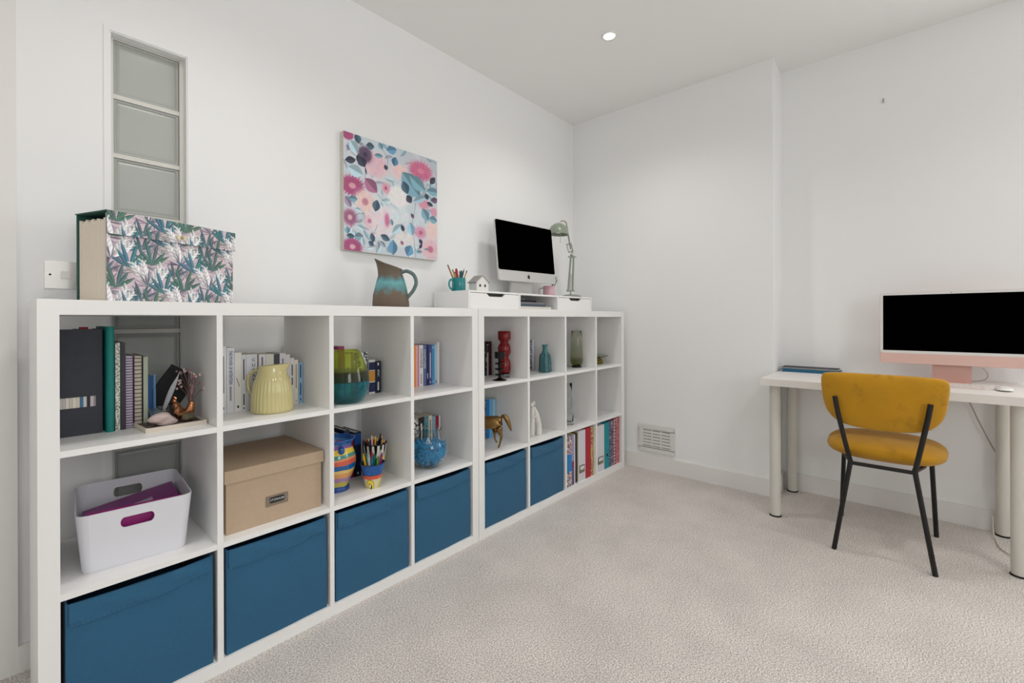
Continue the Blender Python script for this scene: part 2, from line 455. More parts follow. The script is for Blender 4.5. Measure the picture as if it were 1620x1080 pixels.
for k in range(7):
    z = .032+(VH-.064)*k/6
    bm = NB(); hexa(bm, [(-.012, -(VW-.034), z-.006), (-.012, -.034, z-.006), (-.004, -.034, z-.001), (-.004, -(VW-.034), z-.001), (-.012, -(VW-.034), z+.007), (-.012, -.034, z+.007), (-.004, -.034, z+.012), (-.004, -(VW-.034), z+.012)])
    obj('slat', bm, M_plastic, t)
# ceiling downlights: one in view, the rest of the room's set outside the frame
def downlight(label, x, y):
    t = thing('ceiling_downlight', label, 'light', (x, y, CH), group='recessed ceiling downlights')
    obj('trim_ring', LT([(.030, -.001), (.032, -.005), (.040, -.005), (.044, -.002), (.044, 0), (.030, 0)], 32, closed=True), M_trim, t, smooth=True)
    obj('lens', LT([(0, -.003), (.031, -.003), (.031, -.001), (0, -.001)], 32), mat('lamp_lens', (255, 246, 228), .4, emit=9), t)
    l = bpy.data.lights.new('downlight_lamp', 'SPOT'); l.energy = 60; l.spot_size = 2.5; l.spot_blend = .9; l.color = (1, .97, .93); l.shadow_soft_size = .07
    o = bpy.data.objects.new('downlight_lamp', l); COL.objects.link(o); o.location = (x, y, CH-.012)
downlight('small round recessed downlight glowing in the ceiling above the shelving', 2.17, -.752)
for (lb, x, y) in (('ceiling downlight out of the frame beyond the desk chair', 2.17, -2.75), ('ceiling downlight out of the frame above the near shelving', .45, -.80), ('ceiling downlight out of the frame above the camera', .45, -2.75), ('ceiling downlight out of the frame near the door', -1.3, -1.8)):
    downlight(lb, x, y)
# picture hook left in the recess wall
t = thing('wall_hook', 'tiny grey picture hook left bare in the white recess wall', 'hook', (RX, -1.878, 2.29))
obj('nail', TB([(0, 0, 0), (-.012, 0, .004)], .0022, 8), M_steel, t)
obj('hook_plate', TB(spline([(-.002, 0, .010), (-.003, 0, -.006), (-.007, 0, -.014), (-.011, 0, -.008)], 4), .0026, 8), M_steel, t)

# ------------------------------------------------------------------ shelving units
M_shelf = mat('shelf_white', (240, 240, 239), .32, spec=.4)
ST, DT, CW, SH, SD = .0385, .016, .3363, 1.12, .39
SWID = 2*ST+4*CW+3*DT
CHH = (SH-2*ST-2*DT)/3
ZB, ZM, ZT = ST, ST+CHH+DT, ST+2*CHH+2*DT
YF, YK = -.43, -.04
def cellx(u, k):
    x = u*(SWID+.003)+ST+k*(CW+DT)
    return x, x+CW
def shelving(label, x):
    t = thing('shelving_unit', label, 'shelving unit', (x, YF, 0), group='white cube shelving units')
    def P(n, *a): obj(n, BX(*a), M_shelf, t, bevel=.0012, seg=1)
    P('side_panel', 0, ST, 0, SD, 0, SH); P('side_panel', SWID-ST, SWID, 0, SD, 0, SH)
    P('top_panel', ST, SWID-ST, .0006, SD, SH-ST, SH-.0008); P('bottom_panel', ST, SWID-ST, .0006, SD, 0, ST)
    for k in range(3):
        a = ST+CW*(k+1)+DT*k; P('divider', a, a+DT, .0012, SD, ST, SH-ST)
    for k in range(4):
        a = ST+(CW+DT)*k
        for z in (ST+CHH, ST+2*CHH+DT): P('shelf', a, a+CW, .002, SD, z, z+DT)
    return t
shelving('white cube shelving unit nearest the camera, under the flowered canvas', 0)
shelving('white cube shelving unit nearest the back wall, beside the air vent', SWID+.003)

# fabric storage boxes
M_fab = mat('blue_fabric', (40, 94, 128), .85, var=.10, vscale=140, bump=.25, bscale=700, sheen=.1)
def fabric_box(u, k, label, sag):
    x0, x1 = cellx(u, k); x0 += .009; x1 -= .010
    t = thing('fabric_box', label, 'storage box', (x0, -.421, ZB+.0005), group='blue fabric boxes in the bottom row')
    W, H, D = x1-x0, .322, .36
    bm = NB(); n = 14
    # walls with slightly bowed front, open top
    G = [[bm.verts.new((W*i/n, -.006*math.sin(PI*i/n)*math.sin(PI*min(1, j/n*1.05))+.0012*math.sin(9*i/n+5*j/n+sag*40), H*j/n-(sag*math.sin(PI*i/n) if j == n else 0))) for i in range(n+1)] for j in range(n+1)]
    for j in range(n):
        for i in range(n): bm.faces.new((G[j][i], G[j][i+1], G[j+1][i+1], G[j+1][i]))
    obj('front_panel', bm, M_fab, t, smooth=True)
    bm = NB()
    box(bm, 0, .004, .006, D, 0, H); box(bm, W-.004, W, .006, D, 0, H); box(bm, .004, W-.004, D-.004, D, 0, H); box(bm, .004, W-.004, .006, D-.004, 0, .004)
    box(bm, .004, W-.004, .004, .008, .004, H-sag-.002)
    obj('side_panels', bm, M_fab, t)
    # folded-over hem with its stitched lower edge, lying on the front panel
    def surf(f, v): return -.006*math.sin(PI*f)*math.sin(PI*min(1, v*1.05))+.0012*math.sin(9*f+5*v+sag*40)
    bm = NB(); A = []; m_ = 5
    for i in range(n+1):
        f = .02+.96*i/n; zt = H-sag*math.sin(PI*f)-.001; zb = H-.058+.012*f-.008*math.sin(PI*f); col = []
        for q in range(m_+1):
            z = zb+(zt-zb)*q/m_; v = z/H
            col.append(bm.verts.new((W*f, surf(f, v)-.0035-.0015*math.sin(PI*q/m_)-.001*math.sin(14*f+6*q/m_), z)))
        A.append(col)
    for a, b in zip(A[:-1], A[1:]):
        for q in range(m_): bm.faces.new((a[q], b[q], b[q+1], a[q+1]))
    bm.normal_update(); bmesh.ops.solidify(bm, geom=bm.faces[:], thickness=.0022)
    obj('folded_hem', bm, M_fab, t)
    bm = NB()
    for i in range(0, 60, 2):
        f = .03+.94*i/59; z = H-.055+.012*f-.008*math.sin(PI*f); y = surf(f, z/H)-.0066
        box(bm, W*f, W*f+.0035, y, y+.0012, z-.0005, z+.0005)
    obj('stitching', bm, mat('blue_thread', (70, 120, 150), .7), t)
fabric_box(0, 0, 'blue fabric box below the white bin, nearest the camera', .006)
fabric_box(0, 1, 'blue fabric box below the kraft cardboard box', .004)
fabric_box(0, 2, 'blue fabric box below the striped vase', .003)
fabric_box(0, 3, 'blue fabric box below the glass fishbowl', .007)
fabric_box(1, 0, 'blue fabric box below the brass horse', .006)
fabric_box(1, 1, 'blue fabric box below the white embracing figurine, beside the files', .009)

# ------------------------------------------------------------------ desk and chair
M_desk = mat('desk_white', (228, 225, 220), .38)
t = thing('desk', 'white desk on four round pale legs against the recess wall', 'desk', (2.652, -1.383, 0))
DD, DW, DZ = RX-.002-2.652, 1.0, .745
obj('desk_top', BX(0, DD, -DW, 0, DZ-.036, DZ), M_desk, t, bevel=.0015)
for x in (.075, .535):
    for y in (-.055, -.945):
        lg = obj('leg', LT([(0, .006), (.026, .006), (.0265, .03), (.0265, DZ-.037), (0, DZ-.037)], 28), mat('leg_enamel', (214, 212, 204), .35), t, loc=(x, y, 0), smooth=True)
        obj('foot_cap', LT([(0, 0), (.029, 0), (.029, .005), (.0265, .008), (0, .008)], 28), mat('black_rubber', (22, 21, 20), .6), lg, smooth=True)

M_mustard = mat('mustard_velvet', (190, 138, 14), .8, var=.16, vscale=9, bump=.2, bscale=500, sheen=.12)
def velvet_wear(m):
    nt = m.node_tree; b = nt.nodes['Principled BSDF']; tc = nt.nodes.new('ShaderNodeTexCoord')
    n = nt.nodes.new('ShaderNodeTexNoise'); n.inputs['Scale'].default_value = 10; n.inputs['Detail'].default_value = 8; n.inputs['Roughness'].default_value = .72
    nt.links.new(tc.outputs['Object'], n.inputs['Vector'])
    cr = nt.nodes.new('ShaderNodeValToRGB'); cr.color_ramp.elements[0].position = .54; cr.color_ramp.elements[1].position = .72
    cr.color_ramp.elements[0].color = (0, 0, 0, 1); cr.color_ramp.elements[1].color = (.5, .5, .5, 1)
    nt.links.new(n.outputs['Fac'], cr.inputs[0])
    mx = nt.nodes.new('ShaderNodeMix'); mx.data_type = 'RGBA'; mx.inputs['B'].default_value = (*lin((104, 72, 8)), 1)
    old = b.inputs['Base Color'].links[0].from_socket
    nt.links.new(old, mx.inputs['A']); nt.links.new(cr.outputs[0], mx.inputs['Factor']); nt.links.new(mx.outputs['Result'], b.inputs['Base Color'])
velvet_wear(M_mustard)
M_black = mat('black_powdercoat', (20, 19, 18), .45)
ch = thing('chair', 'mustard velvet chair with black metal frame pulled up to desk', 'chair', (2.72, -1.895, 0))
# local: +x towards the desk, y sideways
bo = [(.215, .775), (.205, .80), (.16, .808), (.06, .811), (-.06, .811), (-.16, .808), (-.205, .80), (-.216, .775), (-.214, .73), (-.205, .665), (-.188, .622), (-.155, .588), (-.11, .573), (-.04, .566), (.04, .566), (.11, .573), (.155, .588), (.188, .622), (.205, .665), (.214, .73)]
bo = [(p.x, p.y) for p in spline([(*p, 0) for p in bo+[bo[0]]], 4)[:-1]]
bm = pillow(bo, .052, 8, center=(0, .70), power=4)
for v in bm.verts:
    a, b, c = v.co; v.co = (-.262+c+.55*a*a-.10*(b-.57), a, b+.014)
obj('backrest', bm, M_mustard, ch, smooth='all')
so = []
for k in range(56):
    a = 2*PI*k/56; ca, sa = math.cos(a), math.sin(a); e = 2/3.0
    x = .215*abs(ca)**e*math.copysign(1, ca); y = .222*abs(sa)**e*math.copysign(1, sa)
    so.append((x*(1.0), y*(1+.06*x/.215)))
bm = pillow(so, .098, 8, power=3.2)
for v in bm.verts:
    v.co.z += .463+.012*(v.co.x/.215)**2-.01
    v.co.x += .01
obj('seat_cushion', bm, M_mustard, ch, smooth='all')
R = .0098
def chpart(n, P, r=R): obj(n, TB(P, r, 10), M_black, ch, smooth=True)
for s in (1, -1):
    # back upright runs down into the splayed rear leg
    up = [(-.306, s*.158, .718), (-.300, s*.150, .66), (-.288, s*.140, .60), (-.262, s*.127, .52), (-.228, s*.114, .44), (-.216, s*.110, .418)]
    chpart('back_upright', spline(up, 4))
    chpart('leg', [(-.216, s*.110, .424), (-.217, s*.112, .40), (-.222, s*.172, .0)])
    chpart('leg', [(.17, s*.168, .418), (.185, s*.170, .39), (.242, s*.188, 0)])
    chpart('seat_rail', [(-.216, s*.110, .416), (-.1, s*.14, .414), (.17, s*.168, .416)], .008)
chpart('rear_crossbar', [(-.216, .110, .410), (-.216, -.110, .410)], .0085)
chpart('front_crossbar', [(.17, .168, .414), (.17, -.168, .414)], .0085)

# ------------------------------------------------------------------ computers
SV = YAW-PI/2                      # heading of the picture's right-hand direction, for things seen in profile
M_alu = mat('aluminium', (208, 208, 206), .35, metal=.55)
M_screen = mat('black_screen', (1, 1, 1), .6, spec=0.0)
M_pink = mat('pink_aluminium', (214, 174, 164), .45, metal=.15)
M_pinkd = mat('pink_chin', (222, 186, 176), .4)
M_bezel = mat('white_bezel', (224, 224, 222), .35)
M_cablegrey = mat('cable_grey', (190, 182, 174), .6)

def apple(parent, loc, s, m):
    P = [(0, .36), (.10, .42), (.26, .40), (.38, .30), (.30, .14), (.30, -.04), (.42, -.20), (.30, -.40), (.18, -.50), (.0, -.44), (-.18, -.50), (-.32, -.38), (-.42, -.12), (-.42, .16), (-.32, .36), (-.14, .42)]
    bm = prism(NB(), [(x*s, z*s) for x, z in P], -.0006, 0)
    prism(bm, [(-.02*s, .47*s), (.10*s, .50*s), (.20*s, .62*s), (.18*s, .74*s), (.04*s, .66*s)], -.0006, 0)
    o = obj('logo', bm, m, parent, loc=loc); return o

t = thing('desktop_computer', 'silver desktop computer with black screen on the white riser', 'computer', (2.236, -.105, 1.22), math.radians(-4.5))
W, H = .53, .385
tl = math.radians(6)
R_ = (-tl, 0, 0)
sc_ = obj('display', prism(NB(), rrect(-W/2, W/2, 0, H, .012), 0, .012), M_alu, t, loc=(0, -.02, .088), rot=R_, smooth=True)
obj('display_back', hexa(NB(), [(-W/2+.015, .012, .02), (W/2-.015, .012, .02), (.14, .035, .08), (-.14, .035, .08), (-W/2+.015, .012, H-.02), (W/2-.015, .012, H-.02), (.14, .035, H-.08), (-.14, .035, H-.08)]), M_alu, sc_, smooth=True)
obj('screen_glass', prism(NB(), rrect(-W/2+.002, W/2-.002, .068, H-.002, .011), -.0012, 0), M_screen, sc_, smooth=True)
apple(sc_, (0, -.0004, .034), .026, mat('logo_black', (25, 25, 25), .3))
bm = NB(); hexa(bm, [(-.10, -.085, 0), (.10, -.085, 0), (.10, .075, 0), (-.10, .075, 0), (-.10, -.085, .004), (.10, -.085, .004), (.10, .075, .006), (-.10, .075, .006)])
st = obj('stand_foot', bm, M_alu, t)
obj('stand_neck', hexa(NB(), [(-.10, .055, .004), (.10, .055, .004), (.10, .075, .004), (-.10, .075, .004), (-.095, .03, .20), (.095, .03, .20), (.095, .038, .20), (-.095, .038, .20)]), M_alu, t)

t = thing('desktop_computer', 'pink desktop computer with wide black screen on the desk', 'computer', (3.045, -2.142, DZ), -PI/2)
W, H = .547, .365
d = obj('display', prism(NB(), rrect(-W/2, W/2, 0, H, .012), 0, .0115), M_pink, t, loc=(0, -.022, .088), rot=(-math.radians(3), 0, 0), smooth=True)
obj('bezel', prism(NB(), rrect(-W/2+.001, W/2-.001, .052, H-.001, .011), -.0012, 0), M_bezel, d, smooth=True)
obj('chin', prism(NB(), rrect(-W/2+.001, W/2-.001, .001, .052, .006), -.001, 0), M_pinkd, d, smooth=True)
obj('screen_glass', BX(-W/2+.013, W/2-.012, -.002, -.0012, .066, H-.013), M_screen, d)
obj('camera_dot', LT([(0, -.0005), (.002, -.0005), (.002, 0), (0, 0)], 10), M_dark, d, loc=(0, -.0014, H-.007), rot=(PI/2, 0, 0))
obj('stand', hexa(NB(), [(-.07, -.055, 0), (.07, -.055, 0), (.07, .075, 0), (-.07, .075, 0), (-.07, -.055, .004), (.07, -.055, .004), (.07, .075, .004), (-.07, .075, .004)]), M_pink, t)
obj('stand_neck', hexa(NB(), [(-.07, .010, .002), (.07, .010, .002), (.07, .018, .002), (-.07, .018, .002), (-.07, -.004, .20), (.07, -.004, .20), (.07, .002, .20), (-.07, .002, .20)]), M_pink, t)
cb = spline([(0, .02, .13), (.03, .07, .05), (.10, .10, .006), (.16, .105, .004)], 8)
obj('power_cable', TB(spline([(.03, -.003, .15), (.11, .05, .08), (.13, .09, .03), (.09, .12, .004), (.0, .14, .004)], 8), .0022, 8), M_cablegrey, t, smooth=True)

# keyboard: tray and each key
t = thing('keyboard', 'slim white keyboard in front of the pink computer', 'keyboard', (2.885, -2.10, DZ), -PI/2)
KW, KD = .278, .113
obj('key_tray', hexa(NB(), [(-KW/2, -KD/2, 0), (KW/2, -KD/2, 0), (KW/2, KD/2, 0), (-KW/2, KD/2, 0), (-KW/2, -KD/2, .005), (KW/2, -KD/2, .005), (KW/2, KD/2, .011), (-KW/2, KD/2, .011)]), mat('keyboard_pink_tray', (214, 198, 192), .4), t, bevel=.0015)
keyme = {}
for r in range(6):
    widths = [1]*14
    if r == 5: widths = [1, 1, 1, 1.25, 5, 1.25, 1, 1, 1]
    tot = sum(widths); u = (KW-.010)/tot; x = -KW/2+.005
    yk = KD/2-.011-r*.0182
    for wk in widths:
        key = (round(wk*u, 4))
        if key not in keyme:
            o = obj('key', box(NB(), 0, wk*u-.003, -.0075, .0075, 0, .002), M_bezel, t, bevel=.0006, seg=1); keyme[key] = o.data
        else:
            o = bpy.data.objects.new('key', keyme[key]); link(o, t)
        o.location = (x+.0015, yk, .0078-.0011*r+.0012); x += wk*u
# mouse
t = thing('computer_mouse', 'white rounded computer mouse beside the slim keyboard', 'mouse', (2.865, -2.30, DZ), -PI/2)
mo = []
for k in range(40):
    a = 2*PI*k/40; ca, sa = math.cos(a), math.sin(a); mo.append((.0285*abs(ca)**.72*math.copysign(1, ca), .056*abs(sa)**.72*math.copysign(1, sa)))
bm = pillow(mo, .030, 8, power=2.2)
for v in bm.verts:
    v.co.z = .006+(v.co.z*.95 if v.co.z > 0 else v.co.z*.25)
obj('shell', bm, mat('mouse_gloss', (232, 230, 228), .15, coat=.5), t, smooth='all')
obj('base', LT([(0, .0), (.022, .0), (.024, .004), (0, .004)], 24), M_alu, t, smooth=True)
# folders on the desk
t = thing('document_folder', 'blue document folder lying under the spiral notebook', 'folder', (3.155, -1.40, DZ), -PI/2)
M_folder = mat('blue_folder', (38, 112, 150), .45)
obj('cover', BX(0, .29, -.065, .06, 0, .0035), M_folder, t, bevel=.001); obj('cover', BX(.0, .29, -.065, .06, .0125, .016), M_folder, t, bevel=.001)
obj('papers', BX(.006, .284, -.06, .055, .0035, .0125), mat('folder_paper', (58, 118, 150), .8), t)
t = thing('spiral_notebook', 'dark spiral notebook on top of the blue folder', 'notebook', (3.165, -1.395, DZ+.0165), -PI/2)
obj('cover', BX(0, .285, -.05, .05, .009, .0105), mat('notebook_grey', (58, 58, 62), .6), t); obj('cover', BX(0, .285, -.05, .05, 0, .0015), mat('notebook_grey'), t)
obj('pages', BX(.002, .283, -.048, .048, .0015, .009), mat('page_white', (224, 220, 212), .9), t)
bm = NB()
for k in range(30):
    x = .008+k*.0093; tube(bm, [(x, -.044+.0075*math.cos(a), .0052+.0068*math.sin(a)) for a in [2*PI*i/8 for i in range(9)]], .0009, 5, cap=False)
obj('wire_binding', bm, mat('wire_dark', (70, 70, 74), .3, metal=.8), t)
# cables under the desk
t = obj('power_cable', TB(spline([(3.212, -2.19, .71), (3.214, -2.26, .51), (3.214, -2.325, .36), (3.205, -2.40, .25), (3.17, -2.45, .1), (3.12, -2.47, .005)], 8), .0028, 8), mat('cable_beige', (176, 164, 152), .6), smooth=True)
tag(t, 'thin beige power cable hanging down the wall beneath the desk', 'cable')
t = obj('floor_cable', TB(spline([(3.145, -2.288, .10), (3.135, -2.290, .02), (3.09, -2.295, .006), (2.99, -2.300, .006), (2.90, -2.345, .006), (2.85, -2.41, .006)], 8), .0028, 8), mat('cable_white', (206, 198, 188), .6), smooth=True)
tag(t, 'white cable trailing over the carpet between the right desk legs', 'cable')

# ------------------------------------------------------------------ riser and the things on it
RXL, RW, RD, RZ = 1.557, 1.2, .28, SH
RYF = -.272
t = thing('desk_riser', 'long low white riser with two drawers on the shelving', 'riser', (RXL, RYF, RZ))
obj('top_board', BX(0, RW, 0, RD, .090, .1), M_shelf, t, bevel=.001, seg=1); obj('bottom_board', BX(.012, RW-.012, .006, RD, 0, .008), M_shelf, t)
for a in (0, .404, .784, RW-.012): obj('side_board', BX(a, a+.012, .0, RD, 0, .09), M_shelf, t, bevel=.001, seg=1)
obj('back_board', BX(.012, RW-.012, RD-.006, RD, .008, .09), M_shelf, t)
def drawer(x0, x1):
    xc = (x0+x1)/2; hw = .075
    P = [(x0, .004), (x1, .004), (x1, .0875), (xc+hw, .0875), (xc+hw-.022, .071), (xc-hw+.022, .071), (xc-hw, .0875), (x0, .0875)]
    d = obj('drawer', prism(NB(), P, .001, .013), M_shelf, t)
    obj('handle_gap', BX(xc-hw-.01, xc+hw+.01, .02, .024, .06, .089), mat('drawer_dark', (58, 58, 54), .8), d)
drawer(.014, .402); drawer(.798, RW-.014)
# stacked notebooks in the open bay
def flatbook(name, label, x, y, z, w, d, h, col, pages=None, rz=0):
    t = thing(name, label, 'notebook', (x, y, z), rz, group='notebooks in the riser bay')
    m = mat('cover_'+name+str(col), col, .5); c = min(.002, h/4)
    obj('cover', box(BX(0, w, 0, d, 0, c), 0, w, 0, d, h-c, h), m, t); obj('pages', BX(.002, w-.002, .002, d-.002, c, h-c), mat('page_white') if pages is None else mat('pg'+str(pages), pages, .7), t)
flatbook('notebook', 'thick white notebook at the bottom of the riser stack', RXL+.44, RYF+.02, RZ+.0085, .31, .21, .016, (216, 212, 204))
flatbook('notebook', 'slate blue notebook in the middle of the riser stack', RXL+.425, RYF+.025, RZ+.025, .27, .2, .012, (52, 78, 92), (88, 108, 120))
flatbook('notebook', 'grey metallic notebook near the top of the riser stack', RXL+.43, RYF+.03, RZ+.0375, .255, .19, .014, (116, 120, 130), (140, 140, 146))
flatbook('notebook', 'black notebook lying askew on top of the riser stack', RXL+.42, RYF+.04, RZ+.052, .215, .16, .012, (20, 20, 22), (40, 40, 42), math.radians(3))

def pen(name, label, cat, base, tip, r, col, tipcol=None, group=None):
    b, e = Vector(base), Vector(tip); d = (e-b).normalized()
    t = thing(name, label, cat, base, group=group)
    obj('barrel', TB([(0, 0, 0), e-b-d*.012], r, 8), mat('pen_%d_%d_%d' % col, col, .4), t, smooth=True)
    tc = tipcol or col
    obj('tip', TB([e-b-d*.012, e-b-d*.004, e-b], [r, r*.75, r*.2], 8), mat('pen_%d_%d_%d' % tc, tc, .4), t, smooth=True)
def mug(name, label, loc, rz, r, h, m, hs=1, mi=None):
    t = thing(name, label, 'mug', loc, rz)
    obj('body', LT([(0, 0), (r*.92, 0), (r, .004), (r, h-.002), (r-.0015, h), (r-.0035, h-.002), (r-.0035, .006), (0, .006)], 36), m, t, smooth=True)
    P = spline([(hs*r*.97, 0, h*.84), (hs*(r+.022), 0, h*.80), (hs*(r+.03), 0, h*.5), (hs*(r+.02), 0, h*.2), (hs*r*.97, 0, h*.14)], 6)
    obj('handle', TB(P, .0042, 8, flat=1.5), mi or m, t, smooth=True)
    return t
mx, my, mz = 1.616, -.13, RZ+.1
mug('mug', 'teal glazed mug holding pens on the left of the riser', (mx, my, mz), SV-2.3, .038, .074, mat('teal_glaze', (12, 128, 132), .15, coat=.5))
rx_, ry_ = math.cos(SV), math.sin(SV)
def off(x, y, z, a, b, c): return (x+rx_*a-ry_*b, y+ry_*a+rx_*b, z+c)     # a: towards picture right, b: away
G_ = 'pens in the teal mug'
for (lab, a0, a1, b1, hgt, r, c, tc, cat, nm) in (
    ('wooden paintbrush leaning furthest left in the teal mug', -.005, -.062, .01, .150, .0042, (150, 112, 60), (96, 84, 70), 'paintbrush', 'paintbrush'),
    ('gold pencil beside the paintbrush in the teal mug', .0, -.034, .0, .122, .0040, (198, 160, 60), (90, 70, 40), 'pencil', 'pencil'),
    ('cream pencil in the teal mug', .0, -.024, .018, .112, .004, (224, 214, 180), (60, 60, 60), 'pencil', 'pencil'),
    ('thick red marker in the teal mug', .004, -.014, .0, .128, .007, (176, 30, 44), (140, 20, 34), 'marker', 'marker_pen'),
    ('thin white pen in the middle of the teal mug', .004, .004, .01, .116, .003, (222, 220, 214), (120, 130, 110), 'pen', 'pen'),
    ('thick teal marker in the teal mug', .008, .016, -.004, .116, .0075, (16, 96, 104), (10, 80, 90), 'marker', 'marker_pen'),
    ('black pen leaning right in the teal mug', .004, .030, .008, .128, .0032, (40, 40, 44), (180, 180, 180), 'pen', 'pen'),
    ('tan paintbrush leaning furthest right in the teal mug', .008, .046, .0, .116, .0036, (196, 160, 112), (70, 60, 50), 'paintbrush', 'paintbrush')):
    pen(nm, lab, cat, off(mx, my, mz+.008, a0, 0, 0), off(mx, my, mz, a1, b1, hgt), r, c, tc, G_)
# small white ceramic house
t = thing('ceramic_house', 'tiny white ceramic house with silver roof beside the teal mug', 'ornament', off(1.735, -.165, mz, 0, 0, 0), SV+.75)
hm = mat('ceramic_white', (230, 229, 226), .3)
obj('walls', prism(NB(), [(-.042, 0), (.042, 0), (.042, .055), (0, .090), (-.042, .055)], -.035, .035), hm, t)
M_silver = mat('silver_roof', (150, 146, 140), .3, metal=.8)
for s in (-1, 1):
    obj('roof_slope', hexa(NB(), [(0, -.04, .090), (s*.048, -.04, .050), (s*.048, .04, .050), (0, .04, .090), (0, -.04, .094), (s*.050, -.04, .054), (s*.050, .04, .054), (0, .04, .094)]), M_silver, t)
hd = mat('window_dark', (56, 52, 48), .4)
for yy in (-.018, .016):
    obj('house_window', BX(.0418, .0428, yy-.006, yy+.006, .030, .045), hd, t)
obj('house_door', BX(.0418, .0428, -.007, .007, .002, .022), hd, t)
for xx in (-.018, .018): obj('house_window', BX(xx-.006, xx+.006, -.0360, -.0350, .028, .042), hd, t)
# pink mug with binder clips behind the computer
px_, py_ = 2.507, -.080
mug('mug', 'pale pink mug standing behind the silver computer', (px_, py_, mz), SV-.3, .041, .080, mat('pink_glaze', (226, 180, 190), .15, coat=.5), hs=-1, mi=mat('white_glaze', (228, 222, 220), .2, coat=.4))
for k, (lab, a, hgt, c) in enumerate((('black pen leaning right in the pink mug', .045, .138, (44, 42, 42)), ('grey metal clip pen in the pink mug', .055, .148, (134, 132, 130)), ('dark pencil leaning right in the pink mug', .062, .132, (66, 62, 60)))):
    pen('pen', lab, 'pen', off(px_, py_, mz+.008, .010*k-.012, .012*k-.012, 0), off(px_, py_, mz, a, .014*k-.014, hgt), .0032, c, None, 'pens in the pink mug')

# sage work lamp
M_sage = mat('sage_enamel', (140, 151, 134), .3, coat=.3)
lx, ly = 2.660, -.165
t = thing('desk_lamp', 'sage green jointed desk lamp at the right end of riser', 'lamp', (lx, ly, mz), SV)
obj('base', LT([(0, 0), (.072, 0), (.074, .006), (.070, .015), (.05, .021), (.012, .024), (0, .024)], 40), M_sage, t, smooth=True)
obj('stem', TB([(-.004, 0, .02), (-.004, 0, .052)], .006, 12), M_steel, t, smooth=True)
obj('lower_bracket', box(BX(-.034, .022, -.009, -.006, .044, .056), -.034, .022, .006, .009, .044, .056), M_sage, t)
for (a, b) in (((-.022, 0, .05), (.0, 0, .31)), ((.010, 0, .05), (.018, 0, .30))):
    obj('arm_rod', TB([a, b], .0068, 10), M_sage, t, smooth=True)
def coil(P0, P1, r, turns):
    P0, P1 = Vector(P0), Vector(P1); n = turns*8; out = []
    for i in range(n+1):
        a = 2*PI*i/8; p = P0.lerp(P1, i/n); out.append(p+Vector((r*math.cos(a), r*math.sin(a), 0)))
    return out
obj('spring', TB(coil((-.006, 0, .06), (.002, 0, .17), .006, 14), .0012, 5), M_steel, t)
obj('middle_joint', BX(-.022, .036, -.009, .009, .288, .296), M_sage, t, bevel=.002)
for z in (.292,): obj('wing_nut', TB([(.009, -.02, z+.012), (.009, .02, z+.012)], .006, 8), M_steel, t)
obj('elbow_frame', box(box(box(BX(-.022, -.016, -.006, .006, .33, .395), .010, .016, -.006, .006, .33, .395), -.016, .010, -.006, .006, .33, .338), -.016, .010, -.006, .006, .387, .395), M_sage, t, rot=(0, math.radians(-14), 0), loc=(.082, 0, .005))
obj('elbow_link', TB([(.012, 0, .296), (.006, 0, .34)], .006, 8), M_steel, t)
obj('upper_arm', TB([(-.002, 0, .345), (-.030, 0, .505)], .0058, 10), M_sage, t, smooth=True)
obj('head_joint', TB(spline([(-.030, 0, .50), (-.034, 0, .535), (-.055, 0, .552), (-.078, 0, .545)], 5), .005, 8), M_steel, t, smooth=True)
sp = [(.074, 0), (.073, .012), (.066, .036), (.053, .058), (.034, .074), (.014, .081), (0, .0825)]
sp_in = [(r-.002 if r > .003 else 0, z-.002 if z > .004 else z) for r, z in sp[::-1]]
sh = obj('shade', LT(sp+sp_in[:-1]+[(.072, 0)], 40), M_sage, t, loc=(-.092, 0, .452), rot=(0, math.radians(3), 0), smooth=True)
obj('bulb', LT([(0, .006), (.018, .012), (.026, .032), (.018, .052), (.012, .07), (0, .07)], 20), mat('bulb_glass', (235, 232, 224), .3), sh, smooth=True)
obj('pull_rod', TB([(.012, -.05, .002), (.012, -.05, -.060)], .0018, 6), M_steel, sh)
obj('pull_knob', LT([(0, -.066), (.003, -.064), (.003, -.059), (0, -.058)], 8), M_steel, sh, loc=(.012, -.05, 0))

# ------------------------------------------------------------------ canvas on the wall
PX, PZ, PW = 1.023, 1.399, .562
t = thing('canvas_painting', 'square canvas of pink and blue flowers on the white wall', 'painting', (PX, WY-.001, PZ))
obj('canvas_frame', BX(0, PW, -.033, 0, 0, PW), mat('canvas_edge', (206, 202, 192), .85, bump=.2, bscale=900), t, bevel=.002)
N = 330
img = np.zeros((N, N, 3)); yy, xx = np.mgrid[0:N, 0:N]/N
img[:] = (206, 216, 223); k = np.clip((xx-.35)*1.5, 0, 1)*np.clip((.5-yy)*3, 0, 1); img = img*(1-k[..., None])+np.array((190, 190, 200))*k[..., None]
rs = np.random.RandomState(3)
for _ in range(160):
    p_ell(img, rs.rand()*N, rs.rand()*N, 8+rs.rand()*22, 6+rs.rand()*16, rs.rand()*3, [(214, 226, 232), (196, 212, 220), (222, 214, 222), (228, 232, 234), (186, 206, 214)][rs.randint(5)], .4, .8)
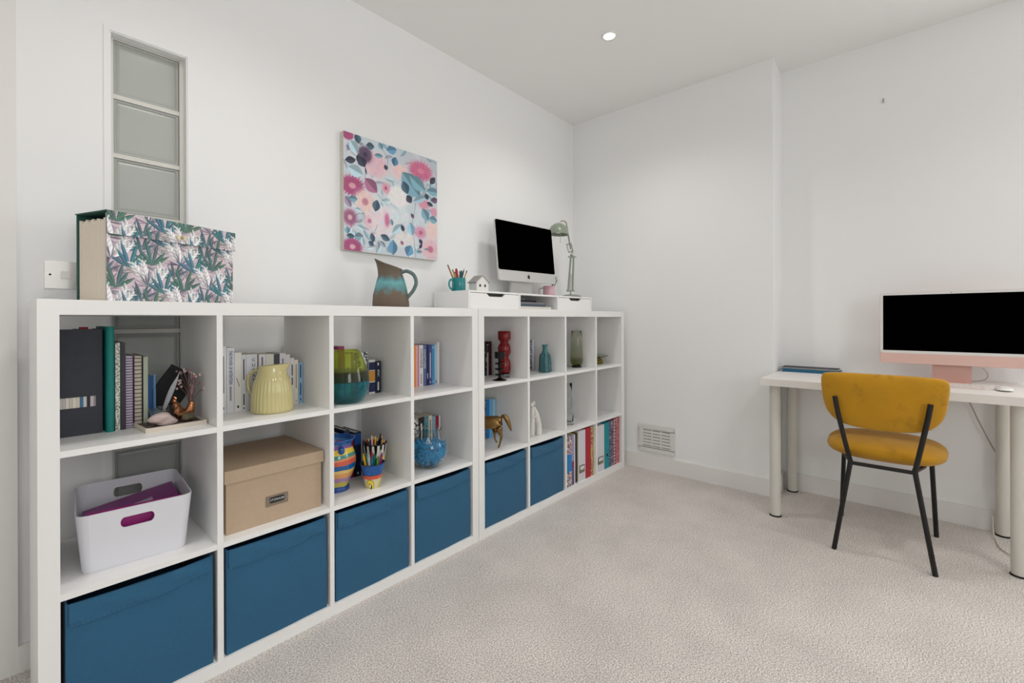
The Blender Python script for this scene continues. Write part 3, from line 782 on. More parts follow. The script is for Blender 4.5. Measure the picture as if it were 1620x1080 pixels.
BLOOM = [(0.038, 0.023, 0.049, 0.037, (172, 82, 126), None, 0.12), (0.309, 0.217, 0.11, 0.109, (228, 190, 200), None, 0), (0.798, 0.149, 0.121, 0.078, (204, 110, 146), (222, 140, 160), 0.14), (0.079, 0.445, 0.097, 0.075, (172, 82, 126), (222, 170, 180), 0.14), (0.201, 0.148, 0.06, 0.065, (98, 78, 104), (54, 58, 76), 0.14), (0.553, 0.215, 0.078, 0.066, (236, 206, 202), None, 0), (0.538, 0.447, 0.102, 0.086, (238, 236, 236), None, 0.1), (0.407, 0.397, 0.04, 0.047, (220, 160, 176), (172, 82, 126), 0), (0.2, 0.559, 0.093, 0.095, (236, 206, 202), (196, 130, 150), 0), (0.244, 0.72, 0.058, 0.059, (228, 190, 200), (172, 82, 126), 0), (0.373, 0.705, 0.113, 0.133, (232, 220, 226), None, 0), (0.42, 0.681, 0.027, 0.061, (206, 120, 156), None, 0), (0.056, 0.717, 0.061, 0.067, (160, 100, 132), (228, 190, 200), 0), (0.794, 0.745, 0.068, 0.055, (214, 156, 180), (190, 90, 130), 0), (0.932, 0.707, 0.068, 0.095, (236, 206, 202), None, 0), (0.955, 0.517, 0.043, 0.041, (214, 156, 180), None, 0), (0.911, 0.894, 0.106, 0.097, (228, 190, 200), (200, 110, 140), 0), (0.607, 0.831, 0.108, 0.066, (228, 226, 224), None, 0), (0.079, 0.964, 0.08, 0.065, (172, 82, 126), (228, 190, 200), 0.14), (0.551, 0.624, 0.099, 0.072, (220, 228, 232), None, 0), (0.835, 0.463, 0.063, 0.05, (214, 150, 170), None, 0)]
LEAF = [(0.17, 0.218, 0.923, 0.086, 0.081, (54, 58, 76)), (0.131, 0.028, -1.77, 0.079, 0.059, (66, 92, 110)), (0.062, 0.23, -0.258, 0.091, 0.055, (54, 58, 76)), (0.251, 0.06, -0.128, 0.073, 0.058, (66, 92, 110)), (0.355, 0.031, 0.894, 0.058, 0.047, (112, 154, 172)), (0.044, 0.131, 0.929, 0.043, 0.034, (140, 120, 140)), (0.766, 0.326, -0.211, 0.075, 0.037, (54, 58, 76)), (0.941, 0.211, -0.86, 0.089, 0.054, (54, 58, 76)), (0.308, 0.573, 1.763, 0.095, 0.07, (66, 92, 110)), (0.399, 0.846, 0.356, 0.093, 0.054, (66, 92, 110)), (0.48, 0.924, 1.575, 0.123, 0.086, (92, 142, 178)), (0.658, 0.934, -1.169, 0.097, 0.093, (92, 142, 178)), (0.47, 0.034, -0.273, 0.1, 0.074, (92, 142, 178)), (0.504, 0.132, -1.374, 0.078, 0.066, (70, 116, 150)), (0.257, 0.406, 0.704, 0.139, 0.106, (160, 100, 132)), (0.269, 0.863, 1.372, 0.073, 0.047, (66, 92, 110)), (0.139, 0.869, -0.132, 0.076, 0.062, (120, 150, 166)), (0.061, 0.874, 0.03, 0.067, 0.042, (66, 92, 110)), (0.032, 0.829, 1.571, 0.054, 0.047, (112, 154, 172)), (0.175, 0.909, 1.375, 0.072, 0.04, (176, 204, 216)), (0.256, 0.916, 0.561, 0.055, 0.043, (66, 92, 110)), (0.326, 0.919, 1.574, 0.071, 0.037, (160, 168, 178)), (0.372, 0.907, 0.745, 0.072, 0.04, (150, 160, 176)), (0.683, 0.307, 0.769, 0.248, 0.188, (112, 154, 172)), (0.617, 0.346, 1.128, 0.109, 0.083, (66, 92, 110)), (0.759, 0.278, 0.538, 0.188, 0.117, (120, 164, 178)), (0.66, 0.446, 0.896, 0.073, 0.068, (54, 58, 76)), (0.85, 0.561, 1.003, 0.116, 0.088, (112, 154, 172)), (0.948, 0.319, -0.069, 0.145, 0.076, (112, 154, 172)), (0.681, 0.724, 1.359, 0.113, 0.082, (150, 190, 212)), (0.789, 0.421, -0.456, 0.162, 0.064, (150, 182, 196)), (0.091, 0.106, 0.923, 0.094, 0.083, (176, 204, 216)), (0.109, 0.312, 0.28, 0.13, 0.096, (176, 204, 216)), (0.53, 0.746, -0.707, 0.135, 0.064, (176, 204, 216)), (0.085, 0.554, -0.034, 0.075, 0.052, (112, 154, 172)), (0.038, 0.59, 0.959, 0.086, 0.055, (156, 136, 164)), (0.586, 0.732, 1.141, 0.061, 0.038, (54, 58, 76)), (0.794, 0.832, 0.91, 0.052, 0.037, (54, 58, 76)), (0.793, 0.876, 2.159, 0.053, 0.031, (54, 58, 76)), (0.578, 0.871, 0.93, 0.04, 0.032, (160, 100, 132)), (0.335, 0.123, -0.114, 0.081, 0.039, (112, 154, 172)), (0.408, 0.209, 1.137, 0.046, 0.038, (54, 58, 76)), (0.133, 0.195, -1.389, 0.061, 0.034, (54, 58, 76)), (0.867, 0.381, 1.113, 0.058, 0.047, (54, 58, 76)), (0.907, 0.449, 0.266, 0.072, 0.039, (54, 58, 76)), (0.964, 0.4, -0.191, 0.087, 0.054, (98, 78, 104)), (0.164, 0.069, -0.282, 0.038, 0.025, (150, 150, 170)), (0.207, 0.288, 1.371, 0.065, 0.013, (54, 58, 76)), (0.778, 0.933, -0.106, 0.062, 0.027, (112, 154, 172)), (0.863, 0.899, -0.11, 0.054, 0.02, (112, 154, 172)), (0.946, 0.596, 0.126, 0.092, 0.071, (112, 154, 172)), (0.133, 0.638, 0.153, 0.057, 0.031, (176, 204, 216)), (0.157, 0.789, 0.361, 0.068, 0.044, (176, 204, 216)), (0.36, 0.552, 0.928, 0.044, 0.031, (176, 204, 216)), (0.467, 0.696, 1.365, 0.057, 0.034, (112, 154, 172)), (0.697, 0.599, 0.903, 0.048, 0.034, (98, 78, 104))]
STEM = [[(0.201, 0.267), (0.197, 0.358)], [(0.349, 0.033), (0.402, 0.088), (0.428, 0.139), (0.428, 0.21)], [(0.727, 0.483), (0.836, 0.336), (0.884, 0.25)], [(0.735, 0.481), (0.715, 0.584), (0.696, 0.636), (0.732, 0.988)], [(0.321, 0.467), (0.427, 0.551)], [(0.091, 0.717), (0.127, 0.675), (0.188, 0.664)], [(0.759, 0.34), (0.852, 0.308), (0.981, 0.293)], [(0.32, 0.742), (0.294, 0.803)], [(0.109, 0.101), (0.146, 0.18), (0.133, 0.25)], [(0.145, 0.436), (0.194, 0.392)], [(0.026, 0.549), (0.073, 0.616)]]
for _ in range(85):
    c = [(176, 204, 214), (150, 182, 196), (196, 216, 224), (170, 178, 192), (206, 190, 204)][rs.randint(5)]
    p_leaf(img, rs.rand()*N, rs.rand()*N, rs.rand()*6.3, 20+rs.rand()*26, 10+rs.rand()*12, c, .75, [q-24 for q in c])
for (u, v, ru, rv, c, cc, fr) in BLOOM:
    ru, rv = ru*1.15, rv*1.15
    p_ell(img, u*N, v*N, ru*N*1.3, rv*N*1.3, 0, [min(255, q+18) for q in c], .6, .6, fr, 26)
    p_ell(img, u*N, v*N, ru*N, rv*N, 0, c, .95, .18 if fr else .45, fr, 22, 1)
    for q in range(34):
        a = q*2.399; d_ = math.sqrt(q/34)*.85
        p_ell(img, u*N+math.cos(a)*ru*N*d_, v*N+math.sin(a)*rv*N*d_, ru*N*.3, ru*N*.12, a, [min(255, max(0, z+rs.randint(-18, 20))) for z in c], .4, .6)
    if cc: p_ell(img, u*N, v*N, ru*N*.36, rv*N*.36, 0, cc, .9, .4)
for pts in STEM: p_line(img, [(a*N, b*N) for a, b in pts], .9, (60, 74, 88))
for (u, v, a, L, W, c) in LEAF:
    p_leaf(img, u*N, v*N, a, L*N*1.15, W*N*1.12, c, .93, [max(0, q-32) for q in c])
img = np.clip(img+rs.normal(0, 4, img.shape)+rs.normal(0, 3, (N, N, 1)), 0, 255)
paint_grid('painted_surface', img, PW, PW, paint_mat('canvas_paint', .7), t, loc=(0, -.0336, 0))

# ------------------------------------------------------------------ palm-print expanding file
FW, FD, FH = .392, .15, .268
FA = math.radians(19.9)
t = thing('expanding_file', 'pink expanding file printed with teal palms on top of shelving', 'file', (.149, -.238, SH), FA)
N1, N2 = 420, 285
def palms(n1, n2, seed):
    r = np.random.RandomState(seed); im = np.zeros((n2, n1, 3)); im[:] = (214, 194, 204)
    for _ in range(70): p_ell(im, r.rand()*n1, r.rand()*n2, 12+r.rand()*30, 8+r.rand()*20, r.rand()*3, [(222, 196, 204), (186, 168, 180), (214, 206, 212), (170, 164, 172)][r.randint(4)], .5, .8)
    def tuft(x, y, s, c, n=26):
        for q in range(n):
            a = -PI/2+(r.rand()-.5)*5.6; p_leaf(im, x, y, a, s*(.5+.6*r.rand()), 2.2, [z+r.randint(-18, 18) for z in c], .7, base=True)
    def agave(x, y, s, c):
        for q, a in enumerate((-2.55, -.58, -2.2, -.95, -1.86, -1.28)):
            p_leaf(im, x, y, a+r.uniform(-.08, .08), s*(.85+.3*(q > 3)+r.uniform(0, .2)), s*.17, [z+r.randint(-10, 10) for z in c], .95, [min(255, z+90) for z in c], base=True)
    def feather(x, y, s):
        for a in (-2.1, -1.75, -1.05, -.75):
            p_leaf(im, x, y, a, s, s*.28, (226, 222, 226), .95, (190, 178, 188), base=True)
            for q in range(9): p_leaf(im, x+math.cos(a)*s*(.25+.08*q), y+math.sin(a)*s*(.25+.08*q), a+(.7 if q % 2 else -.7), s*.22, s*.07, (238, 236, 238), .8, base=True)
        for q in range(20): p_leaf(im, x, y, r.uniform(-3.3, .2), s*.7*r.uniform(.5, 1), 2.4, (78, 72, 92), .8, base=True)
    P = n1/2.02
    for row, yb in enumerate(range(-20, n2+150, 82)):
        for kx in range(-1, 4):
            x0 = kx*P+(row % 2)*P*.5
            tuft(x0+P*.50, yb+14, 56, (104, 100, 118), 46); tuft(x0+P*.14, yb+40, 46, (110, 104, 120), 34); feather(x0+P*.05, yb, 92)
            agave(x0+P*.30, yb+24, 74, (58, 110, 124)); agave(x0+P*.62, yb+10, 72, (66, 104, 94)); agave(x0+P*.80, yb+52, 48, (62, 96, 104));  agave(x0+P*.97, yb+44, 52, (70, 92, 100))
            tuft(x0+P*.33, yb+36, 34, (120, 130, 108), 16)
    return np.clip(im+r.normal(0, 5, im.shape), 0, 255)
FP = palms(N1, N2, 5)
M_print = paint_mat('palm_print', .55)
M_lin = mat('green_lining', (52, 96, 88), .7)
obj('front_board', BX(0, FW, 0, .004, 0, FH-.006), mat('file_board', (196, 176, 186), .7), t)
paint_grid('printed_front', FP, FW, FH-.006, M_print, t, loc=(0, -.0008, 0))
obj('back_board', BX(0, FW, FD-.004, FD, 0, FH), M_lin, t)
ob = paint_grid('printed_back', FP[:, ::-1][::3, ::3], FW, FH, M_print, t, loc=(FW, FD+.0006, 0)); ob.rotation_euler = (0, 0, PI)
obj('base_board', BX(0, FW, .004, FD-.004, 0, .003), M_lin, t)
bm = NB(); n = 17
for k in range(n):
    y0 = .006+(FD-.012)*k/n; y1 = y0+(FD-.012)/n; ym = (y0+y1)/2; hh = FH-.022+.004*math.sin(k*1.7)
    for s, xo in ((0, .004), (1, FW-.004)):
        d = .010 if s == 0 else -.010
        hexa(bm, [(xo, ym-.0036, .003), (xo+d, y0, .003), (xo+d, y1, .003), (xo, ym+.0036, .003), (xo, ym-.0036, hh), (xo+d, y0, hh), (xo+d, y1, hh), (xo, ym+.0036, hh)])
    box(bm, .014, FW-.014, ym-.0008, ym+.0008, .003, hh-.006)
obj('paper_pleats', bm, mat('cream_paper', (236, 224, 208), .85), t)
# flap: over the top and down the front
flp = NB(); box(flp, -.003, FW+.005, -.007, FD+.001, FH-.001, FH+.0015); obj('flap_top', flp, M_lin, t)
fh = .068
paint_grid('flap_front', FP[40:40+int(N2*fh/FH), :], FW+.008, fh, M_print, t, loc=(-.003, -.0085, FH-fh+.0015))
obj('flap_board', BX(-.0028, FW+.0048, -.0078, -.0055, FH-fh+.0018, FH+.001), M_lin, t)
ptop = paint_grid('flap_upper', FP[60:60+int(N2*.156/FH):2, ::2], FW+.008, .158, M_print, t, loc=(-.003, -.007, FH+.0019)); ptop.rotation_euler = (-PI/2, 0, 0)
cl = obj('clasp', prism(NB(), rrect(-.017, .017, -.007, .007, .0065), -.003, 0), mat('brass_clasp', (188, 178, 150), .3, metal=.9), t, loc=(.205, -.0088, FH-fh+.020), smooth=True)
obj('clasp_button', LT([(0, .004), (.004, .003), (.005, 0), (0, 0)], 14), M_steel, cl, rot=(PI/2, 0, 0), loc=(0, -.003, 0))

# ------------------------------------------------------------------ stoneware jug on the shelving
def rough_glaze():
    return ramp_mat('bronze_turquoise_glaze', [(0, (104, 88, 76)), (.30, (112, 98, 84)), (.40, (96, 142, 146)), (.52, (110, 170, 176)), (.60, (92, 140, 146)), (.68, (106, 96, 82)), (1, (92, 80, 68))], .215, .7, wob=.07, wscale=26, const=False, bump=.5)
t = thing('stoneware_jug', 'rough bronze and turquoise jug on the shelving below the canvas', 'jug', (1.150, -.18, SH), SV)
prof = [(.079, 0), (.082, .005), (.083, .02), (.079, .06), (.072, .095), (.064, .125), (.056, .15), (.051, .17), (.050, .185)]
bm = NB(); seg = 40; rings = []
for (r, z) in prof+[(.053, .20)]:
    ring = []
    for k in range(seg):
        a = 2*PI*k/seg; top = max(0, (z-.15)/.05); left = max(0, -math.cos(a))
        rr = r*(1+.42*top*left**4); zz = z+top*(.018*-math.cos(a))+.012*top*left**4
        wob = 1+.012*math.sin(5*a+z*60)
        ring.append(bm.verts.new((rr*wob*math.cos(a), rr*wob*math.sin(a), zz)))
    rings.append(ring)
inner = []
for q in (len(rings)-1, 6, 3, 0):
    inner.append([bm.verts.new((v.co.x*.91, v.co.y*.91, v.co.z+(-.001 if q else .008))) for v in rings[q]])
ALL = rings+inner
for A, B in zip(ALL[:-1], ALL[1:]):
    for k in range(seg): bm.faces.new((A[k], A[(k+1) % seg], B[(k+1) % seg], B[k]))
bm.faces.new(rings[0][::-1]); bm.faces.new(inner[-1])
obj('body', bm, rough_glaze(), t, smooth='all')
obj('handle', TB(spline([(.046, 0, .165), (.075, 0, .172), (.106, 0, .155), (.118, 0, .120), (.106, 0, .085), (.082, 0, .055), (.072, 0, .045)], 6), .0105, 12, flat=.8), mat('patina_handle', (98, 118, 116), .7, var=.35, vscale=60, bump=.4, bscale=90), t, smooth='all')

# ------------------------------------------------------------------ books
M_page = mat('book_pages', (222, 214, 198), .9)
def cmat(c, r=.45): return c if not isinstance(c, tuple) else mat('cov_%d_%d_%d' % c, c, r)
def dashes(parent, W, zs, m, wfrac=.24):
    """lines of print too small to read on a spine"""
    bm = NB()
    for (z0, z1) in zs: box(bm, W*(.5-wfrac/2), W*(.5+wfrac/2), -.0007, 0, z0, z1)
    return obj('spine_print', bm, m, parent)
INK = mat('ink_black', (38, 38, 42), .6); INKW = mat('ink_white', (226, 226, 224), .6); INKB = mat('ink_blue', (40, 62, 110), .6); INKG = mat('ink_grey', (150, 148, 146), .6)
def book(label, x0, x1, h, yf, z, col, d=.13, group=None, title=None, tm=None, tsize=None, tz=.5, prints=None, pm=None, lean=0.0, txs=1.0, name='book', bands=None, cat='book', pages=None, hard=False):
    W = x1-x0-.0006
    t = thing(name, label, cat, (x0+.0003, yf, z), group=group)
    m = cmat(col); c = min(.0022 if hard else .0012, W/5)
    bm = NB(); box(bm, 0, c, 0, d, 0, h); box(bm, W-c, W, 0, d, 0, h); box(bm, c, W-c, 0, c, 0, h)
    obj('cover', bm, m, t)
    ov = .003 if hard else .0008
    obj('pages', BX(c, W-c, c, d-ov, ov, h-ov), pages or M_page, t)
    for q, (b0, b1, bc) in enumerate(bands or ()):
        obj('spine_band', BX(.0002, W-.0002, -.0006, 0, h*b0, h*b1), cmat(bc), t)
    if title:
        text('title', title, tsize or W*.62, tm or INK, t, (W/2, -.0008, h*tz), vertical=True, xs=txs)
    if prints: dashes(t, W, [(h*a, h*b) for a, b in prints], pm or INK)
    if lean: t.rotation_euler = (0, lean, 0)
    return t
def spiral_book(label, x0, x1, h, yf, z, cover, d=.16, group=None, wire=None, paper=None, n=22):
    W = x1-x0-.001
    t = thing('spiral_notebook', label, 'notebook', (x0+.0005, yf, z), group=group)
    m = cmat(cover); obj('cover', box(BX(0, .0012, .006, d, 0, h), W-.0012, W, .006, d, 0, h), m, t)
    obj('pages', BX(.0016, W-.0016, .008, d-.004, .002, h-.002), paper or M_page, t)
    bm = NB()
    for k in range(n):
        z_ = .008+(h-.016)*k/(n-1)
        tube(bm, [(W/2+(W/2-.0008)*math.cos(a), .008+.0075*math.sin(a), z_) for a in [2*PI*i/10 for i in range(11)]], .0011, 5, cap=False)
    obj('wire_binding', bm, wire or mat('wire_dark'), t)
    return t
G1 = 'books in the first top cube'
# --- top cube by the palm file: box file, ring binder spine, notebooks
t = thing('box_file', 'tall charcoal slipcase of magazines at the left of top cube', 'box file', (.0445, -.245, ZT))
M_char = mat('charcoal_card', (60, 62, 70), .85, var=.12, vscale=40)
bm = NB(); W, H, D = .094, .298, .19
z0, z1, xa, xb = .078, .108, .006, .080
for a in ((0, W, 0, .002, 0, z0), (0, W, 0, .002, z1, H), (0, xa, 0, .002, z0, z1), (xb, W, 0, .002, z0, z1), (0, .002, .002, D, 0, H), (W-.002, W, .002, D, 0, H), (.002, W-.002, .002, D, 0, .002)): box(bm, *a)
obj('slipcase', bm, M_char, t)
xx = .0035; cols = [(214, 208, 200), (196, 190, 184), (222, 218, 208), (206, 198, 180), (224, 220, 212), (216, 206, 188), (60, 112, 150), (206, 204, 198), (40, 38, 40), (196, 190, 198), (160, 150, 150), (50, 34, 40)]
for k, c in enumerate(cols):
    w_ = .0072; obj('magazine', BX(xx, xx+w_-.0004, .0024, D-.01, .003, H-.006+.006*math.sin(k*2.3)), mat('mag_%d' % k, c, .6), t); xx += w_
obj('red_tab', BX(.05, .068, .04, .06, H-.004, H+.006), mat('tab_red', (170, 36, 50), .6), t)
t = thing('ring_binder', 'teal ring binder with rounded spine beside the charcoal slipcase', 'binder', (.144, -.262, ZT))
M_teal = mat('teal_cloth', (4, 122, 116), .55)
bm = NB(); P = [(.010+.0095*math.cos(a), .010-.0095*math.sin(a)) for a in [PI*k/8 for k in range(9)]]
pts = P+[(.0005, .2), (.0195, .2)]
V0 = [bm.verts.new((x, y, 0)) for x, y in pts]; V1 = [bm.verts.new((x, y, .305)) for x, y in pts]
bm.faces.new(V0); bm.faces.new(V1[::-1])
for k in range(len(pts)): bm.faces.new((V0[k], V0[(k+1) % len(pts)], V1[(k+1) % len(pts)], V1[k]))
obj('cover', bm, M_teal, t, smooth=True)
obj('papers', BX(.004, .016, .03, .196, .305, .3052), M_page, t)
book('thin white book with black scrawled spine beside teal binder', .1655, .1765, .257, -.252, ZT, pattern_mat('scrawl_white', [(214, 218, 206), (224, 226, 216), (120, 122, 118), (220, 222, 212)], 150), .17, G1, hard=True)
book('black hardback notebook with plain spine in the top left cube', .1770, .1890, .257, -.248, ZT, (44, 44, 54), .17, G1, hard=True)
spiral_book('purple spiral notebook in the top left cube', .1895, .2095, .217, -.245, ZT, (84, 34, 92), .15, G1, wire=mat('wire_purple', (96, 40, 100), .4), paper=mat('lilac_paper', (214, 206, 222), .9), n=26)
spiral_book('cream spiral notebook with thick black wire and black cover', .2105, .2315, .216, -.240, ZT, (28, 28, 30), .15, G1, paper=mat('cream_lined', (216, 206, 192), .9), n=18)
book('slim pale sage notebook standing right of the spiral notebooks', .2330, .2445, .211, -.235, ZT, (176, 186, 164), .15, G1)
# things leaning in the right of that cube
t = thing('notebook', 'black notebook leaning over behind the copper hen', 'notebook', (.290, -.118, ZT+.002), 0)
t.rotation_euler = (0, math.radians(33), 0)
obj('cover', box(BX(-.046, .046, 0, .002, 0, .145), -.046, .046, .010, .012, 0, .145), mat('cov_30_30_34', (28, 28, 32), .6), t); obj('pages', BX(-.044, .044, .002, .010, .002, .143), mat('black_pages', (50, 50, 54), .8), t)
t.location.z = ZT+.002+.046*math.sin(math.radians(33))
t = thing('notebook', 'small blue notebook standing behind the cut-glass dish', 'notebook', (.2520, -.185, ZT))
obj('cover', BX(0, .013, 0, .10, 0, .145), mat('cov_blue_a', (24, 84, 150), .4), t, bevel=.003)
obj('pen', TB([(.017, -.004, .012), (.0165, -.004, .152)], .0038, 10), mat('pen_pale_blue', (112, 160, 206), .3), t, smooth=True)
# tray with its collection
TRX, TRY = .2165, -.361
t = thing('tile_tray', 'square cream-edged tray holding crystals and the copper hen', 'tray', (TRX, TRY, ZT), math.radians(4))
M_cream = mat('cream_edge', (214, 204, 190), .6)
obj('tray_rim', box(box(box(BX(0, .153, 0, .005, 0, .013), 0, .153, .135, .140, 0, .013), 0, .005, .005, .135, 0, .013), .148, .153, .005, .135, 0, .013), M_cream, t, bevel=.001, seg=1)
obj('tray_base', BX(.005, .148, .005, .135, .001, .009), pattern_mat('dark_filigree', [(40, 30, 30), (120, 100, 92), (46, 36, 36), (150, 134, 122)], 70), t)
zt2 = ZT+.0095
t = thing('crystal', 'rough pale pink quartz crystal lying on the tray', 'crystal', (.267, -.324, zt2), math.radians(8))
bm = blob(NB(), (0, 0, .018), (.035, .018, .018), 3, .24, 4, 0.0)
for v in bm.verts:
    if v.co.x > .016: v.co.y *= max(.3, 1-(v.co.x-.016)*20); v.co.z *= max(.35, 1-(v.co.x-.016)*17)
obj('quartz', bm, mat('rose_quartz', (204, 184, 180), .45, var=.12, vscale=60, bump=.5, bscale=120), t)
t = thing('crystal', 'mottled green and gold crystal at the right of tray', 'crystal', (.332, -.303, zt2), .3)
obj('stone', blob(NB(), (0, 0, .012), (.022, .014, .014), 3, .2, 9, 0.0), mat('pyrite_green', (98, 92, 70), .5, var=.6, vscale=120, bump=.6, bscale=160), t)
M_clear = mat('clear_glass', (245, 248, 248), .03, trans=1.0, ior=1.45)
t = thing('glass_dish', 'cut clear glass dish behind the quartz crystal on tray', 'dish', (.275, -.272, zt2), .2)
oc = lambda a, z: 1+.05*math.cos(8*a)
obj('dish_body', LT([(0, 0), (.024, 0), (.026, .004), (.036, .045), (.0345, .0455), (.024, .006), (0, .005)], 32, shape=oc), M_clear, t, smooth=True)
M_copper = mat('copper_metal', (206, 142, 104), .22, metal=1)
t = thing('copper_hen', 'shiny copper hen-shaped holder with dried flowers on tray', 'ornament', (.329, -.262, zt2), SV)
body = spline([(-.030, 0, .052), (-.026, 0, .044), (-.020, 0, .028), (-.006, 0, .016), (.012, 0, .018), (.022, 0, .034), (.028, 0, .056)], 5)
rr = [.006+.011*math.sin(PI*min(1, max(0, (k/(len(body)-1))*1.0)))**.8 for k in range(len(body))]; rr[-1] = .008
obj('body', TB(body, rr, 14), M_copper, t, smooth='all')
obj('head', blob(NB(), (-.029, 0, .056), (.008, .007, .009), 2), M_copper, t, smooth='all')
obj('beak', TB([(-.035, 0, .056), (-.044, 0, .053)], [.0035, .0005], 8), M_copper, t)
obj('comb', TB(spline([(-.034, 0, .064), (-.029, 0, .069), (-.022, 0, .064)], 4), .003, 6), M_copper, t)
obj('foot', LT([(0, 0), (.015, 0), (.012, .004), (.006, .014), (0, .014)], 16), M_copper, t, smooth=True)
t = thing('dried_flowers', 'sprig of dried pink-white flowers standing in the copper hen', 'flowers', off(.329, -.262, zt2, .021, .002, .052), SV)
M_stem = mat('dried_stem', (112, 84, 76), .8); M_bud = mat('dried_bud', (212, 184, 178), .8); M_lav = mat('dried_lavender', (150, 120, 126), .8)
rg = random.Random(2)
for k in range(14):
    a = -.042+.085*k/13; hgt = rg.uniform(.05, .105)-abs(a)*.25
    e = (a, rg.uniform(-.012, .012), hgt)
    sm = obj('stem', TB(spline([(0, 0, -.012), (a*.4, e[1]*.4, hgt*.55), e], 4), .0009, 5), M_stem, t)
    for q in range(3): obj('flower_head', blob(NB(), (e[0]+rg.uniform(-.008, .008), e[1]+rg.uniform(-.004, .004), e[2]+rg.uniform(-.006, .008)), (.0038, .0038, .0044), 1), M_bud if k % 3 else M_lav, sm, smooth='all')
obj('lavender_spike', TB(spline([(0, 0, 0), (.006, 0, .04), (.016, 0, .085)], 5), [.003]*4+[.006]*4+[.002]*3, 7), M_lav, t, smooth='all')
t = thing('feather', 'long grey feather standing in the cut-glass dish', 'feather', off(.275, -.272, zt2, -.016, .004, .006), SV)
def feather(dx, h, wd):
    bm = NB(); L = []; n = 12
    for k in range(n+1):
        f = k/n; x = dx*f; z = h*f; ww = wd*(math.sin(PI*min(1, f*.95+.05))**.7) if f > .22 else .001
        L.append([bm.verts.new((x-ww*.75, .002*math.sin(f*7), z+ww*.55)), bm.verts.new((x, 0, z)), bm.verts.new((x+ww*.75, -.002*math.sin(f*5), z-ww*.55))])
    for a, b in zip(L[:-1], L[1:]):
        for q in range(2): bm.faces.new((a[q], a[q+1], b[q+1], b[q]))
    bm.normal_update(); bmesh.ops.solidify(bm, geom=bm.faces[:], thickness=.0006)
    return bm
obj('vane', feather(.060, .140, .0085), mat('feather_grey', (170, 174, 178), .8, var=.2, vscale=120), t, smooth=True)
obj('quill', TB([(0, 0, 0), (.060, 0, .140), (.065, 0, .150)], [.0014, .0012, .0005], 6), mat('quill_pale', (190, 190, 186), .6), t)

# --- second top cube: paperbacks and the yellow jug
G2 = 'pale paperbacks behind the yellow jug'
E2 = [.4475, .4665, .490, .5125, .527, .5635, .568, .592, .620, .6405, .6625, .678, .6935, .708, .7255]
white = (222, 222, 224)
book('tall slim white paperback at the left end behind the yellow jug', E2[0], E2[1], .232, -.206, ZT, (224, 224, 226), .13, G2, prints=[(.30, .85), (.05, .09)], pm=INKG)
book('tall white paperback titled the power of intention', E2[1], E2[2], .226, -.208, ZT, (220, 222, 228), .14, G2, title='THE POWER OF INTENTION', tm=INKB, tsize=.0150, txs=.62, tz=.69, prints=[(.18, .40)], pm=INKG)
b_ = book('white paperback with a thin slanting mark on its spine', E2[2], E2[3], .208, -.21, ZT, (226, 225, 222), .13, G2, prints=[(.06, .10)])
obj('slanting_mark', TB([(.006, -.0006, .118), (.015, -.0006, .088)], .0009, 6), mat('mark_brown', (120, 84, 80), .6), b_)
book('narrow white paperback left of the curation book', E2[3], E2[4], .199, -.21, ZT, (216, 217, 220), .13, G2, prints=[(.55, .92), (.1, .3), (.03, .06)])
b_ = book('wide white paperback with spaced capitals reading curation', E2[4], E2[5], .199, -.212, ZT, (218, 220, 228), .13, G2, prints=[(.04, .07)])
for k, c_ in enumerate('CURATION'): text('title', c_, .0155, INK, b_, (.024, -.0008, .178-.0185*k))
book('dark thin paperback edge right of the curation book', E2[5], E2[6], .198, -.212, ZT, (120, 114, 104), .13, G2)
book('white paperback with faint lilac lettering above the jug rim', E2[6], E2[7], .197, -.213, ZT, (226, 224, 226), .13, G2, prints=[(.6, .95)], pm=mat('ink_lilac', (130, 120, 150), .6))
book('ivory paperback with black capitals above the jug rim', E2[7], E2[8], .196, -.214, ZT, (226, 224, 214), .13, G2, title='DAY', tsize=.02, tz=.62)
book('black and grey paperback among the white ones', E2[8], E2[9], .195, -.214, ZT, (70, 74, 80), .13, G2)
book('white paperback right of the black and grey one', E2[9], E2[10], .197, -.215, ZT, (224, 222, 228), .13, G2, prints=[(.55, .9)], pm=mat('ink_lilac'))
book('slim white paperback behind the spout of the yellow jug', E2[10], E2[11], .191, -.215, ZT, (224, 222, 226), .13, G2, prints=[(.3, .5)])
book('white paperback with dark blue lettering right of the jug', E2[11], E2[12], .177, -.216, ZT, (228, 228, 228), .12, G2, prints=[(.62, .86), (.42, .58), (.05, .09)])
book('cream paperback between the white and the light blue ones', E2[12], E2[13], .169, -.216, ZT, (232, 226, 214), .12, G2, prints=[(.35, .9), (.05, .08)], pm=mat('ink_tan', (170, 140, 110), .6))
book('light blue paperback at the right end of the pale row', E2[13], E2[14], .158, -.217, ZT, (142, 182, 212), .12, G2, prints=[(.62, .95), (.2, .5), (.07, .12)], pm=INKB)
M_yel = mat('pale_yellow_glaze', (206, 196, 140), .14, coat=.6)
t = thing('ribbed_jug', 'glossy pale yellow ribbed jug in front of the white paperbacks', 'jug', (.583, -.296, ZT), SV)
def rib(a, z):
    k = max(0, min(1, (.118-z)/.012)); return 1+k*.034*abs(math.sin(16*a))
prof = [(0, 0), (.060, 0), (.0645, .003), (.0655, .012), (.0645, .04), (.0615, .08), (.0560, .11), (.0500, .128), (.0455, .142), (.0435, .155), (.0445, .163)]
bm = NB(); seg = 192; rings = []
